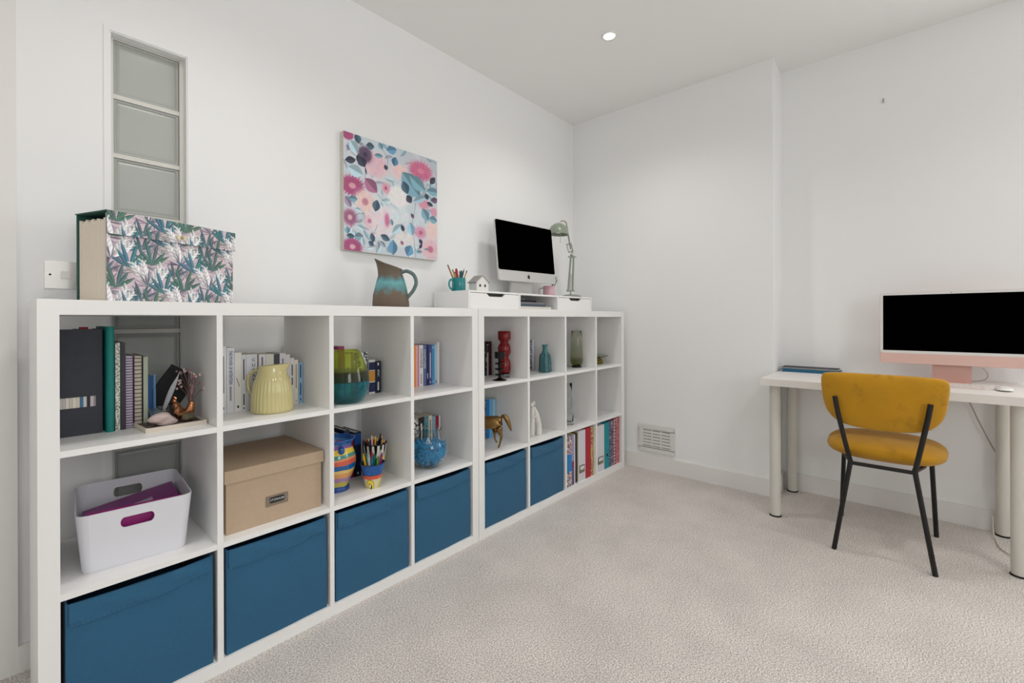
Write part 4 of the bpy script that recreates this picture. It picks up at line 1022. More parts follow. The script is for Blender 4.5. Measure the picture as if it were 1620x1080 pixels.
def jugring(r, z, s=1.0):
    out = []
    for k in range(seg):
        a = 2*PI*k/seg; top = max(0, (z-.138)/.025); sp_ = max(0, math.cos(a))**10
        rr = r*rib(a, z)*(1+.50*top*sp_); out.append(bm.verts.new((rr*math.cos(a), rr*math.sin(a)*(1-.15*top*sp_), z+top*(.004*math.cos(a)+.003*sp_))))
    return out
for i in range(len(prof)-1):
    steps = 1 if i < 3 else 3
    for q in range(steps):
        f = q/steps; r_ = prof[i][0]*(1-f)+prof[i+1][0]*f; z_ = prof[i][1]*(1-f)+prof[i+1][1]*f
        if r_ > 1e-4: rings.append(jugring(r_, z_))
rings.append(jugring(prof[-1][0], prof[-1][1])); n_out = len(rings)
for (r_, z_) in ((.0415, .162), (.0405, .150), (.050, .118), (.058, .05), (.056, .008)): rings.append(jugring(r_, z_))
for A, B in zip(rings[:-1], rings[1:]):
    for k in range(seg): bm.faces.new((A[k], A[(k+1) % seg], B[(k+1) % seg], B[k]))
bm.faces.new(rings[0][::-1]); bm.faces.new(rings[-1])
obj('body', bm, M_yel, t, smooth='all')
obj('handle', TB(spline([(-.041, 0, .143), (-.062, 0, .143), (-.080, 0, .128), (-.086, 0, .10), (-.080, 0, .072), (-.066, 0, .052), (-.058, 0, .046)], 6), .0058, 12, flat=.8), M_yel, t, smooth='all')

# --- third top cube: two-tone glass vase and books behind
G3 = 'books behind the two-tone glass vase'
book('yellow book seen through the green glass vase', .838, .866, .19, -.225, ZT, (206, 190, 60), .13, G3)
book('magenta book poking up behind the green glass vase', .868, .894, .212, -.225, ZT, (150, 30, 96), .13, G3, bands=[(.0, .15, (210, 200, 200))])
book('cream book seen through the green glass vase', .898, .925, .178, -.225, ZT, (222, 214, 160), .13, G3, prints=[(.3, .7)])
book('brown book behind the right of the glass vase', .927, .945, .175, -.225, ZT, (120, 84, 56), .13, G3)
book('white book with black brush marks behind the glass vase', .966, 1.003, .182, -.222, ZT, pattern_mat('brush_marks', [(212, 220, 226), (222, 226, 228), (40, 44, 50), (216, 222, 226)], 34), .14, G3)
book('white paperback with navy and orange spine blocks beside glass vase', 1.007, 1.0375, .147, -.226, ZT, (226, 226, 226), .12, G3, bands=[(.70, .93, (36, 46, 88)), (.36, .68, (214, 150, 62)), (.05, .33, (36, 46, 88))])
book('navy paperback with white lettering at right behind glass vase', 1.0385, 1.067, .140, -.226, ZT, (32, 38, 62), .12, G3, title='SPIRIT', tm=INKW, tsize=.012, tz=.62, prints=[(.86, .95), (.08, .34)], pm=INKW)
t = thing('glass_vase', 'bulbous two-tone glass vase, olive green above and teal below', 'vase', (.845, -.330, ZT))
prof = [(0, .002), (.040, 0), (.060, .006), (.078, .026), (.0865, .055), (.087, .085), (.081, .120), (.070, .158), (.058, .185), (.049, .202), (.046, .205)]
inn = [(max(0, r-.003), z+(.004 if z < .03 else 0)) for r, z in prof[::-1]][1:]
gm = ramp_mat('two_tone_glass', [(0, (40, 168, 182)), (.30, (70, 200, 216)), (.40, (60, 190, 204)), (.42, (96, 112, 84)), (.58, (116, 124, 74)), (.62, (218, 230, 96)), (1, (230, 238, 120))], .205, .04, trans=.93, const=False, ior=1.14, coat=.7)
obj('body', LT(sprof(prof)+[(.0435, .204)]+sprof(inn), 56), gm, t, smooth='all')

# --- fourth top cube: colourful books
G4 = 'colourful books in the fourth top cube'
E4 = [1.250, 1.264, 1.2755, 1.2835, 1.3075, 1.3265, 1.3415, 1.3605, 1.3775, 1.3950, 1.4105]
C4 = [((222, 138, 70), 'orange paperback at the left end of the colourful row'), ((232, 168, 160), 'salmon pink paperback second in the colourful row'), ((184, 128, 166), 'narrow mauve paperback in the colourful row'), ((226, 222, 220), 'white paperback with tall black lettering in colourful row'), ((98, 112, 158), 'slate blue paperback titled coastlines'), ((26, 32, 84), 'navy paperback with small white label near its foot'), ((74, 80, 138), 'indigo paperback with pink and white lettering'), ((70, 146, 198), 'sky blue paperback in the colourful row'), ((176, 204, 222), 'pale icy blue paperback beside the tall white one')]
for k, (c, lb) in enumerate(C4):
    b_ = book(lb, E4[k], E4[k+1], .199-.001*(k % 3), -.215, ZT, c, .13, G4,
              title={3: 'CONVERSE', 4: 'COASTLINES'}.get(k), tm=INK if k == 3 else INKW, tsize=.019 if k == 3 else .0165, tz=.68 if k == 3 else .66,
              prints={3: [(.06, .3)], 5: [(.17, .30)], 6: [(.18, .8), (.05, .09)], 7: [(.9, .96), (.06, .1)], 8: [(.04, .1)]}.get(k), pm=INKG if k == 3 else (INK if k == 8 else INKW))
book('tall plain white book at right end of the colourful row', E4[9], E4[10], .209, -.213, ZT, (226, 226, 228), .14, G4)

# --- middle row: white bin, kraft box, painted pots, fishbowl
t = thing('storage_bin', 'white plastic open bin with handle slots and magenta magazines', 'bin', (.208, -.225, ZM), math.radians(-4.5))
M_bin = mat('white_bin', (226, 227, 234), .35)
HB = .163
def ringb(hx, hy, z, r, n=5): return [(x, y, z) for x, y in rrect(-hx, hx, -hy, hy, r, n)]
bm = NB()
secs = [(.112, .135, 0, .02), (.114, .137, .004, .02), (.127, .160, HB, .026)]
ins = [(.1245, .1575, HB, .024), (.1115, .1345, .006, .018)]
V = [[bm.verts.new(p) for p in ringb(*s)] for s in secs]+[[bm.verts.new(p) for p in ringb(*s)] for s in ins]
def strip(A, B, skip=()):
    n = len(A)
    for k in range(n):
        if k in skip: continue
        bm.faces.new((A[k], A[(k+1) % n], B[(k+1) % n], B[k]))
# front and back long faces are cut for the slots, so they are left open here and filled below
n = len(V[0]); fr = [k for k in range(n) if k in (n-1,)]
longf = [k for k in range(n) if abs(V[0][k].co.y-V[0][(k+1) % n].co.y) < 1e-5 and abs(V[0][k].co.x-V[0][(k+1) % n].co.x) > .1]
strip(V[0], V[1]); strip(V[1], V[2], longf); strip(V[2], V[3]); strip(V[3], V[4], longf)
bm.faces.new(V[0][::-1]); bm.faces.new(V[4])
def slot_face(A, B, k, flip):
    """long wall between ring edge k of A (low) and B (high) with a rounded handle slot"""
    a, b, c, d = A[k].co, A[(k+1) % n].co, B[(k+1) % n].co, B[k].co
    def at(u, v): return (a*(1-u)+b*u)*(1-v)+(d*(1-u)+c*u)*v
    N_ = 24; hole = []; outer = []
    for q in range(N_):
        t_ = 2*PI*q/N_; cu, cv = math.cos(t_), math.sin(t_)
        hu = .5+.05*cu+(.135 if cu > 0 else -.135); hole.append(bm.verts.new(at(hu, .74+.095*cv)))
        m_ = max(abs(cu), abs(cv)); ou, ov_ = .5+.5*cu/m_, .5+.5*cv/m_
        outer.append((ou, ov_))
    ov = []
    for (u, v) in outer: ov.append(bm.verts.new(at(u, v)))
    for q in range(N_): bm.faces.new((ov[q], ov[(q+1) % N_], hole[(q+1) % N_], hole[q]))
    return hole
H1 = [slot_face(V[1], V[2], k, 0) for k in longf]; H2 = [slot_face(V[4], V[3], k, 0) for k in longf]
for a, b in zip(H1, H2):
    for q in range(24): bm.faces.new((a[q], a[(q+1) % 24], b[(q+1) % 24], b[q]))
bmesh.ops.remove_doubles(bm, verts=bm.verts, dist=1e-5)
obj('bin_body', bm, M_bin, t, smooth=True)
M_mag = mat('magenta_cover', (158, 34, 122), .4, var=.15, vscale=60)
for k, (hh, yy, c) in enumerate(((.150, -.131, M_mag), (.118, -.105, M_mag), (.070, -.06, mat('violet_cover', (140, 70, 150), .45)))):
    mg = thing('magazine', ['magenta magazine against the front wall of the white bin', 'magenta magazine second from the front in the white bin', 'violet magazine lying back in the middle of the white bin'][k], 'magazine', (.208, -.225, ZM+.0065), math.radians(-4.5), 'magazines in the white bin')
    obj('cover', hexa(NB(), [(-.1, yy, 0), (.1, yy, 0), (.1, yy+.006, 0), (-.1, yy+.006, 0), (-.104, yy+.008, hh), (.104, yy+.008, hh*.98), (.104, yy+.014, hh*.98), (-.104, yy+.014, hh)]), c, mg)
    if k: obj('print', hexa(NB(), [(-.03, yy-.0006+.005, hh*.7), (.05, yy-.0006+.005, hh*.7), (.05, yy+.005, hh*.7), (-.03, yy+.005, hh*.7), (-.03, yy+.0062, hh*.85), (.05, yy+.0062, hh*.85), (.05, yy+.007, hh*.85), (-.03, yy+.007, hh*.85)]), mat('pale_print', (196, 176, 196), .6), mg)
mg = thing('magazine', 'purple magazine sloping up towards the right inside the white bin', 'magazine', (.208, -.225, ZM+.0065), math.radians(-4.5), 'magazines in the white bin')
obj('cover', hexa(NB(), [(-.110, -.07, .086), (.112, -.01, .112), (.112, .13, .118), (-.110, .10, .088), (-.110, -.07, .090), (.112, -.01, .116), (.112, .13, .122), (-.110, .10, .092)]), mat('purple_cover', (140, 52, 132), .4, var=.2, vscale=40), mg)
obj('pages', hexa(NB(), [(-.10, -.03, .004), (.106, .0, .004), (.106, .12, .004), (-.10, .09, .004), (-.10, -.03, .086), (.106, .0, .112), (.106, .12, .117), (-.10, .09, .088)]), mat('violet_cover'), mg)
obj('print', hexa(NB(), [(-.05, -.02, .0985), (.05, .01, .1105), (.05, .035, .1112), (-.05, .005, .0992), (-.05, -.02, .0995), (.05, .01, .1115), (.05, .035, .1122), (-.05, .005, .1002)]), mat('pale_print'), mg)

M_kraft = mat('kraft_board', (186, 164, 140), .75, var=.06, vscale=60, bump=.12, bscale=500)
t = thing('storage_box', 'lidded kraft cardboard box with metal label holder', 'storage box', (.4045, -.393, ZM))
KW_, KD_, KH_ = .317, .335, .202
obj('box_body', BX(.006, KW_-.006, .007, KD_-.006, 0, KH_-.006), M_kraft, t, bevel=.0015)
bm = NB(); box(bm, 0, KW_, 0, KD_, KH_-.040, KH_); obj('lid', bm, M_kraft, t, bevel=.0022)
lb = obj('label_holder', prism(NB(), rrect(-.036, .036, -.0175, .0175, .002), -.0015, 0), mat('pewter', (150, 138, 124), .35, metal=.8), t, loc=(.158, .007, .070))
obj('label_card', prism(NB(), rrect(-.0245, .0245, -.008, .0115, .006), -.0024, -.0015), mat('label_black', (34, 34, 34), .5), lb)
text('lettering', 'STORAGE', .0105, mat('label_white', (205, 208, 212), .5), lb, (0, -.0028, .002))
for s in (-1, 1): obj('rivet', LT([(0, .0015), (.002, .001), (.0024, 0), (0, 0)], 10), M_steel, lb, loc=(s*.0305, -.0016, .002), rot=(PI/2, 0, 0))

# painted pottery cube
G5 = 'navy books behind the painted pots'
book('grey-topped navy book at the left behind the striped vase', .862, .892, .200, -.20, ZM, (58, 74, 92), .15, G5, hard=True)
book('tall navy book behind the striped vase', .905, .930, .208, -.20, ZM, (22, 42, 78), .16, G5, hard=True)
book('crimson book between the two tall navy books', .932, .950, .180, -.199, ZM, (130, 24, 52), .13, G5)
book('navy book with bright blue spine top beside the painted pots', .952, .984, .190, -.20, ZM, (16, 32, 64), .15, G5, hard=True, bands=[(.72, .97, (26, 74, 150))], prints=[(.05, .10)], pm=INKW)
t = thing('striped_vase', 'hand-painted vase with rainbow stripes and a blue rim', 'vase', (.834, -.273, ZM))
prof = [(0, .002), (.044, 0), (.048, .004), (.047, .014), (.043, .020), (.052, .040), (.066, .075), (.073, .108), (.071, .138), (.063, .160), (.057, .172), (.058, .182), (.066, .194), (.070, .202), (.069, .206)]
inn = [(.066, .204), (.060, .192), (.053, .176), (.056, .160), (.064, .135), (.066, .105), (.058, .07), (.04, .03), (0, .012)]
sm = ramp_mat('rainbow_stripes', [(0, (20, 70, 150)), (.105, (196, 186, 80)), (.19, (168, 132, 172)), (.28, (222, 160, 92)), (.37, (226, 196, 110)), (.43, (20, 96, 160)), (.53, (212, 92, 70)), (.62, (224, 150, 100)), (.66, (62, 142, 132)), (.73, (236, 206, 60)), (.82, (136, 92, 160)), (.88, (60, 130, 190)), (.92, (24, 84, 160))], .206, .12, wob=.022, wscale=14, coat=.6)
obj('body', LT(sprof(prof)+sprof(inn), 48), sm, t, smooth='all')
for s in (.6, 2.5, 4.5):
    ob = obj('lug', blob(NB(), (.066*math.cos(s), .066*math.sin(s), .168), (.013, .013, .016), 2), mat('cobalt_glaze', (20, 80, 160), .15, coat=.5), t, smooth='all')
def pot_canvas():
    n1, n2 = 300, 100; im = np.zeros((n2, n1, 3)); im[:] = (232, 230, 224)
    im[:44] = (24, 84, 156); im[44:60] = (216, 92, 66); im[60:] = (216, 208, 170)
    im[0:3] = (20, 20, 26); im[43:45] = (30, 26, 30)
    r = np.random.RandomState(1)
    for _ in range(60): p_leaf(im, r.rand()*n1, r.rand()*40+2, r.rand()*.3, 24, 3, (60, 120, 190), .5)
    for cx in (38, 113, 188, 263):
        p_ell(im, cx, 88, 24, 29, 0, (30, 26, 24), 1, .04); im[88:, cx-24:cx+24] = (30, 26, 24)
        p_ell(im, cx, 88, 22.5, 27, 0, (238, 214, 40), 1, .04); im[88:, cx-22:cx+22] = (238, 214, 40)
        p_ell(im, cx, 92, 11, 17, 0, (30, 26, 24), 1, .05); p_ell(im, cx-2, 88, 6, 8, 0, (236, 236, 232), 1, .1); p_ell(im, cx+3, 80, 4, 4, 0, (236, 200, 190), 1, .2); p_ell(im, cx-5, 97, 3, 4, 0, (240, 240, 236), 1, .2)
    return im
def pot_canvas2():
    n1, n2 = 300, 100; im = np.zeros((n2, n1, 3)); im[:] = (60, 150, 140)
    im[:34] = (228, 226, 216); im[34:52] = (236, 214, 60); im[52:56] = (30, 30, 30); im[74:] = (34, 110, 100); im[86:] = (200, 190, 60)
    for k in range(14): p_leaf(im, k*21.4+8, 0, PI/2, 74, 13, (20, 20, 24), 1)
    for k in range(7): p_ell(im, k*43+20, 43, 9, 8, 0, (248, 228, 90), 1, .2)
    im[0:3] = (20, 20, 26)
    return im
def painted_pot(name, label, loc, r0, r1, h, im, rz):
    t = thing(name, label, 'pot', loc, rz)
    ny, nx, _ = im.shape; co, fc = [], []
    for j in range(ny):
        f = 1-j/(ny-1); r = r0+(r1-r0)*f
        for i in range(nx): a = 2*PI*i/nx; co.append((r*math.cos(a), r*math.sin(a), h*f))
    for j in range(ny-1):
        for i in range(nx): fc.append((j*nx+i, (j+1)*nx+i, (j+1)*nx+(i+1) % nx, j*nx+(i+1) % nx))
    me = bpy.data.meshes.new('painted_wall'); me.from_pydata(co, [], fc)
    c = im.reshape(-1, 3)/255.0; c = np.where(c <= .04045, c/12.92, ((c+.055)/1.055)**2.4)
    at = me.color_attributes.new('Col', 'FLOAT_COLOR', 'POINT'); at.data.foreach_set('color', np.concatenate([c, np.ones((len(c), 1))], 1).astype(np.float32).ravel())
    me.materials.append(paint_mat('glazed_paint', .15)); me.polygons.foreach_set('use_smooth', [True]*len(me.polygons))
    link(bpy.data.objects.new('painted_wall', me), t)
    obj('inner_wall', LT([(r1, h), (r1-.003, h), (r0-.003, .006), (0, .006), (0, .001), (r0, .001)], 40), mat('pot_inside', (40, 60, 90), .3), t, smooth=True)
POT1, POT2 = (.943, -.357, ZM), (1.003, -.276, ZM)
painted_pot('painted_pot', 'small painted pot, blue and orange with yellow arches, of markers', POT1, .027, .049, .099, pot_canvas(), SV+.775)
painted_pot('painted_pot', 'painted pot with black and white stripes full of pencils', POT2, .030, .051, .152, pot_canvas2(), SV)
rg = random.Random(11)
MK = [((236, 190, 20), 'yellow'), ((26, 130, 110), 'dark green'), ((150, 210, 196), 'mint'), ((214, 222, 220), 'white'), ((190, 40, 60), 'red'), ((40, 140, 190), 'sky blue'), ((20, 96, 90), 'deep teal'), ((120, 190, 60), 'lime'), ((226, 226, 224), 'pale grey'), ((150, 40, 130), 'purple')]
for k, (c, nm) in enumerate(MK):
    a = -.036+.072*k/9; b = rg.uniform(-.018, .018)
    pen('marker_pen', nm+' marker in the yellow-arched painted pot', 'marker', off(*POT1[:2], ZM+.008, a*.35, b*.4, 0), off(*POT1[:2], ZM, a*1.05, b, rg.uniform(.120, .145)), .0050, c, tuple(int(v*.75) for v in c), 'markers in the yellow-arched pot')
PK = [((40, 34, 36), 'black'), ((70, 44, 40), 'dark brown'), ((150, 60, 60), 'brick red'), ((86, 70, 92), 'plum'), ((214, 206, 200), 'ivory'), ((180, 50, 44), 'scarlet'), ((226, 196, 90), 'golden'), ((60, 54, 52), 'charcoal'), ((30, 30, 36), 'jet'), ((92, 66, 48), 'walnut'), ((200, 170, 120), 'tan'), ((120, 34, 50), 'burgundy')]
for k, (c, nm) in enumerate(PK):
    a = -.042+.084*k/11; b = rg.uniform(-.02, .02)
    pen('pencil', nm+' pencil in the black-and-white striped pot', 'pencil', off(*POT2[:2], ZM+.008, a*.4, b*.4, 0), off(*POT2[:2], ZM, a*1.05, b, rg.uniform(.166, .186)), .0042, c, (200, 160, 110) if k % 2 else c, 'pencils in the striped pot')

# fishbowl cube
G6 = 'books behind the fishbowl'
E6 = [1.242, 1.278, 1.313, 1.3395, 1.360, 1.383, 1.403, 1.414]
C6 = [(pattern_mat('speckle_white', [(224, 222, 220), (226, 224, 222), (40, 36, 36), (222, 220, 218)], 60), .203, 'white book with black speckles behind the fishbowl'), ((40, 30, 28), .203, 'black book with white capitals behind the fishbowl'), ((50, 142, 160), .201, 'teal book behind the middle of the fishbowl'), ((222, 218, 196), .203, 'cream book behind the middle of the fishbowl'), ((140, 170, 190), .194, 'grey blue book behind the right of the fishbowl'), ((90, 122, 152), .196, 'blue book with dark red spine top behind the fishbowl'), ((224, 220, 222), .193, 'slim white book at right end behind the fishbowl')]
for k, (c, h, lb_) in enumerate(C6):
    book(lb_, E6[k], E6[k+1], h, -.215, ZM, c, .12, G6, bands=[(.66, .99, (150, 30, 50))] if k == 5 else ([(.86, .98, (110, 140, 150))] if k == 2 else None), prints={1: [(.3, .85)], 3: [(.2, .9)], 4: [(.2, .6)], 2: [(.3, .8)]}.get(k), pm=INKW if k == 1 else INK)
FBX, FBY = 1.253, -.325
t = thing('fishbowl', 'round clear glass fishbowl filled with blue shredded paper', 'bowl', (FBX, FBY, ZM))
R0 = .090
po = [(0, .002), (.036, 0)]+[(R0*math.sin(a), .083-R0*math.cos(a)) for a in [math.radians(q) for q in (32, 45, 60, 75, 90, 105, 120, 135)]]+[(.054, .158), (.058, .170), (.061, .175)]
pi_ = [(.0585, .1748), (.0555, .170), (.0515, .158)]+[((R0-.0026)*math.sin(a), .083-(R0-.0026)*math.cos(a)) for a in [math.radians(q) for q in (135, 120, 105, 90, 75, 60, 45, 32)]]+[(.034, .008), (0, .008)]
obj('glass', LT(sprof(po, 3)+sprof(pi_, 3), 56), mat('bowl_glass', (250, 252, 252), .03, trans=1.0, ior=1.16, coat=.6), t, smooth='all')
fl = thing('shredded_paper', 'bright blue crinkled shredded paper filling the fishbowl', 'paper', (FBX, FBY, ZM)); fl['kind'] = 'stuff'
bm = NB(); rg = random.Random(5)
for k in range(1100):
    while True:
        x, y, z = rg.uniform(-.084, .084), rg.uniform(-.084, .084), rg.uniform(.012, .112)
        rad = math.sqrt(x*x+y*y+(z-.083)**2)
        if rad < .079 and rad > .045 or (z > .10 and x*x+y*y < .0062 and rad < .079): break
    d = Vector((rg.gauss(0, 1), rg.gauss(0, 1), rg.gauss(0, 1))).normalized(); s = d.cross(Vector((rg.gauss(0, 1), rg.gauss(0, 1), rg.gauss(0, 1)))).normalized()*.0028
    up = d.cross(s).normalized(); p = Vector((x, y, z)); prev = None
    for q in range(6):
        c = p+d*(.0042*q-.0105)+up*(.0024 if q % 2 else -.0024)
        r_ = (c-Vector((0, 0, .083))).length
        if r_ > .085: c = Vector((0, 0, .083))+(c-Vector((0, 0, .083)))*(.085/r_)
        a_, b_ = bm.verts.new(c-s), bm.verts.new(c+s)
        if prev: bm.faces.new((prev[0], prev[1], b_, a_))
        prev = (a_, b_)
bpy.data.objects.remove(fl)
fl = obj('shredded_paper', bm, mat('blue_shred', (30, 172, 236), .5, var=.4, vscale=70), loc=(FBX, FBY, ZM))
tag(fl, 'bright blue crinkled shredded paper filling the fishbowl', 'paper', kind='stuff')
core = obj('paper_core', blob(NB(), (0, 0, .068), (.064, .064, .045), 3, .05, 3), mat('blue_shred'), fl)
t = thing('paper_note', 'folded white paper note lying on the blue shredded paper', 'paper', (FBX-.012, FBY-.01, ZM+.108), SV)
bm = NB(); hexa(bm, [(-.02, -.012, 0), (.018, -.014, .004), (.016, .012, .006), (-.018, .012, .002), (-.02, -.012, .001), (.018, -.014, .005), (.016, .012, .007), (-.018, .012, .003)])
hexa(bm, [(-.01, .0, .004), (.012, .0, .006), (.012, .001, .006), (-.01, .001, .004), (-.002, .004, .026), (.004, .004, .026), (.004, .005, .026), (-.002, .005, .026)])
obj('sheet', bm, mat('paper_white', (226, 228, 234), .8), t)

# ------------------------------------------------------------------ second unit, top row
G7 = 'dark books behind the red glass vase'
book('black book with picture spine behind the candle holder', 1.772, 1.801, .196, -.163, ZT, pattern_mat('dark_picture', [(30, 26, 30), (34, 30, 34), (34, 30, 34), (180, 150, 146)], 26), .13, G7, bands=[(.03, .13, (30, 70, 100))])
book('slim white book between the dark ones behind candle holder', 1.8015, 1.814, .178, -.163, ZT, (206, 196, 198), .13, G7, bands=[(.74, .98, (60, 40, 46))])
book('maroon book standing nearest the red glass vase', 1.8145, 1.837, .195, -.164, ZT, (74, 20, 34), .13, G7)
t = thing('red_vase', 'tall ruby red glass vase with three stacked bulges', 'vase', (1.803, -.296, ZT))
rp = [(.0, .026), (.028, .026), (.0345, .032), (.0355, .045), (.0355, .082), (.030, .096), (.024, .106), (.0225, .112), (.026, .120), (.034, .132), (.0355, .145), (.0355, .168), (.031, .180), (.0235, .190), (.0225, .197), (.026, .203), (.034, .212), (.0355, .222), (.0355, .257), (.0325, .257), (.0325, .224), (.023, .206), (.020, .197), (.022, .188), (.0325, .166), (.0325, .147), (.023, .124), (.0195, .112), (.0325, .080), (.0325, .048), (.026, .034), (0, .034)]
obj('red_body', LT(rp, 36), mat('ruby_glass', (128, 5, 9), .05, trans=.2, ior=1.45), t, smooth='all')
obj('clear_foot', LT([(0, 0), (.030, 0), (.034, .004), (.034, .022), (.028, .0258), (0, .0258)], 36), M_clear, t, smooth=True)
t = thing('candle_holder', 'black iron candle holder with three discs on its stem', 'candle holder', (1.695, -.362, ZT))
M_iron = mat('black_iron', (20, 18, 18), .35, metal=.3)
obj('base', LT([(0, 0), (.036, 0), (.037, .003), (.02, .008), (.010, .014), (0, .014)], 32), M_iron, t, smooth=True)
obj('stem', LT([(0, .012), (.0085, .012), (.0075, .11), (.012, .118), (0, .118)], 20), M_iron, t, smooth=True)
for z in (.031, .060, .089): obj('disc', LT([(0, z-.003), (.008, z-.005), (.024, z-.003), (.027, z), (.024, z+.003), (.008, z+.005), (0, z+.003)], 28), M_iron, t, smooth=True)
obj('cup', LT([(0, .116), (.026, .117), (.0275, .121), (.0275, .150), (.0255, .150), (.0245, .124), (0, .122)], 28), M_iron, t, smooth=True)
G8 = 'books behind the teal bottle'
book('book with black and white mottled spine behind teal bottle', 2.146, 2.168, .190, -.20, ZT, pattern_mat('mottle', [(60, 66, 78), (190, 192, 196), (44, 50, 60), (150, 154, 162)], 50), .13, G8)
book('pale lilac-white book right of the mottled book', 2.169, 2.190, .191, -.20, ZT, (212, 212, 222), .13, G8)
t = thing('ceramic_bottle', 'faceted teal glazed bottle with narrow neck on top shelf', 'bottle', (2.147, -.318, ZT), .2)
fac = lambda a, z: (1 if z > .115 or z < .002 else math.cos(PI/8)/math.cos(((a+PI/8) % (PI/4))-PI/8)*1.0)
obj('body', LT([(0, .001), (.034, 0), (.0365, .004), (.0355, .05), (.032, .095), (.029, .108), (.020, .120), (.0155, .130), (.0145, .150), (.0165, .158), (.018, .168), (.014, .168), (.011, .150), (.012, .128), (0, .120)], 48, shape=fac), mat('teal_reactive', (56, 112, 118), .2, var=.75, vscale=45, coat=.5, bump=.3, bscale=60), t, smooth=True)
bm = NB()
for k in range(8):
    a = PI/8+k*PI/4; c_, s_ = math.cos(a), math.sin(a); q = 1/math.cos(PI/8)*math.cos(PI/8)
    tube(bm, [(.0368*c_, .0368*s_, .004), (.0358*c_, .0358*s_, .05), (.0322*c_, .0322*s_, .095), (.0285*c_, .0285*s_, .110)], .0019, 6)
obj('facet_ridges', bm, mat('dark_teal_line', (18, 58, 68), .25, coat=.4), t)
book('dark blue book sliver at the left of the olive vase cube', 2.455, 2.478, .19, -.14, ZT, (70, 74, 96), .09, 'books in the olive vase cube')
t = thing('smoked_vase', 'tall smoky olive glass vase on clear foot', 'vase', (2.526, -.298, ZT))
# olive vase must stay inside its cube
t.location = (2.503, -.312, ZT)
og = ramp_mat('olive_glass', [(0, (96, 100, 40)), (.16, (150, 156, 84)), (.30, (220, 224, 200)), (1, (240, 242, 232))], .245, .03, trans=.92, const=False, ior=1.14, coat=.7)
obj('body', LT([(0, .014), (.024, .014), (.036, .024), (.0425, .04), (.0435, .065), (.041, .12), (.037, .19), (.0345, .245), (.0325, .245), (.0345, .19), (.038, .12), (.040, .065), (.034, .046), (0, .040)], 40), og, t, smooth='all')
obj('foot', LT([(0, 0), (.032, 0), (.035, .003), (.033, .010), (.022, .0138), (0, .0138)], 40), M_clear, t, smooth=True)
t = thing('glass_dish', 'low amber glass dish with wide clear rim on top shelf', 'dish', (2.800, -.268, ZT))
obj('amber_foot', LT([(0, 0), (.060, 0), (.064, .008), (.060, .022), (.048, .040), (.034, .048), (0, .048)], 40), mat('amber_glass', (150, 132, 24), .06, trans=.6, ior=1.45), t, smooth='all')
obj('rim_plate', LT([(0, .0485), (.06, .0485), (.098, .056), (.101, .060), (.098, .0605), (.06, .054), (0, .053)], 48), mat('pale_olive_glass', (206, 206, 178), .05, trans=.95), t, smooth='all')

# second unit, middle row
G9 = 'blue books behind the brass horse'
book('brown speckled book at the left behind the brass horse', 1.738, 1.766, .218, -.188, ZM, pattern_mat('brown_speckle', [(90, 76, 74), (150, 130, 124), (80, 66, 66), (170, 156, 150)], 60), .13, G9)
book('bright blue book behind the brass horse', 1.7665, 1.7915, .222, -.19, ZM, (22, 120, 190), .13, G9)
book('light sky blue book behind the brass horse', 1.792, 1.813, .219, -.19, ZM, (110, 174, 220), .13, G9)
book('pale aqua book at the right end behind the brass horse', 1.8135, 1.841, .218, -.191, ZM, (120, 184, 214), .13, G9, bands=[(.0, .99, (150, 200, 224))])
# brass horse: one skinned body, hind quarters to the right in the picture
M_brass = mat('antique_brass', (142, 112, 68), .28, metal=.95, var=.5, vscale=45)
def skin_body(name, nodes, edges, root, m, parent, sub=2):
    me = bpy.data.meshes.new(name); me.from_pydata([n[0] for n in nodes], edges, [])
    o = bpy.data.objects.new(name, me); link(o)
    sk = o.modifiers.new('skin', 'SKIN'); sk.use_smooth_shade = True
    for v, n in zip(me.skin_vertices[0].data, nodes):
        r = n[1]; v.radius = r if isinstance(r, tuple) else (r, r); v.use_root = False
    me.skin_vertices[0].data[root].use_root = True
    s = o.modifiers.new('sub', 'SUBSURF'); s.levels = sub; s.render_levels = sub
    bpy.context.view_layer.update()
    m2 = bpy.data.meshes.new_from_object(o.evaluated_get(bpy.context.evaluated_depsgraph_get()))
    bpy.data.objects.remove(o); m2.materials.clear(); m2.materials.append(m); m2.name = name
    m2.polygons.foreach_set('use_smooth', [True]*len(m2.polygons))
    o2 = bpy.data.objects.new(name, m2); link(o2, parent)
    return o2
HS = thing('brass_horse', 'aged brass trotting horse figurine with arched tail', 'figurine', (1.655, -.330, ZM), SV-.10)
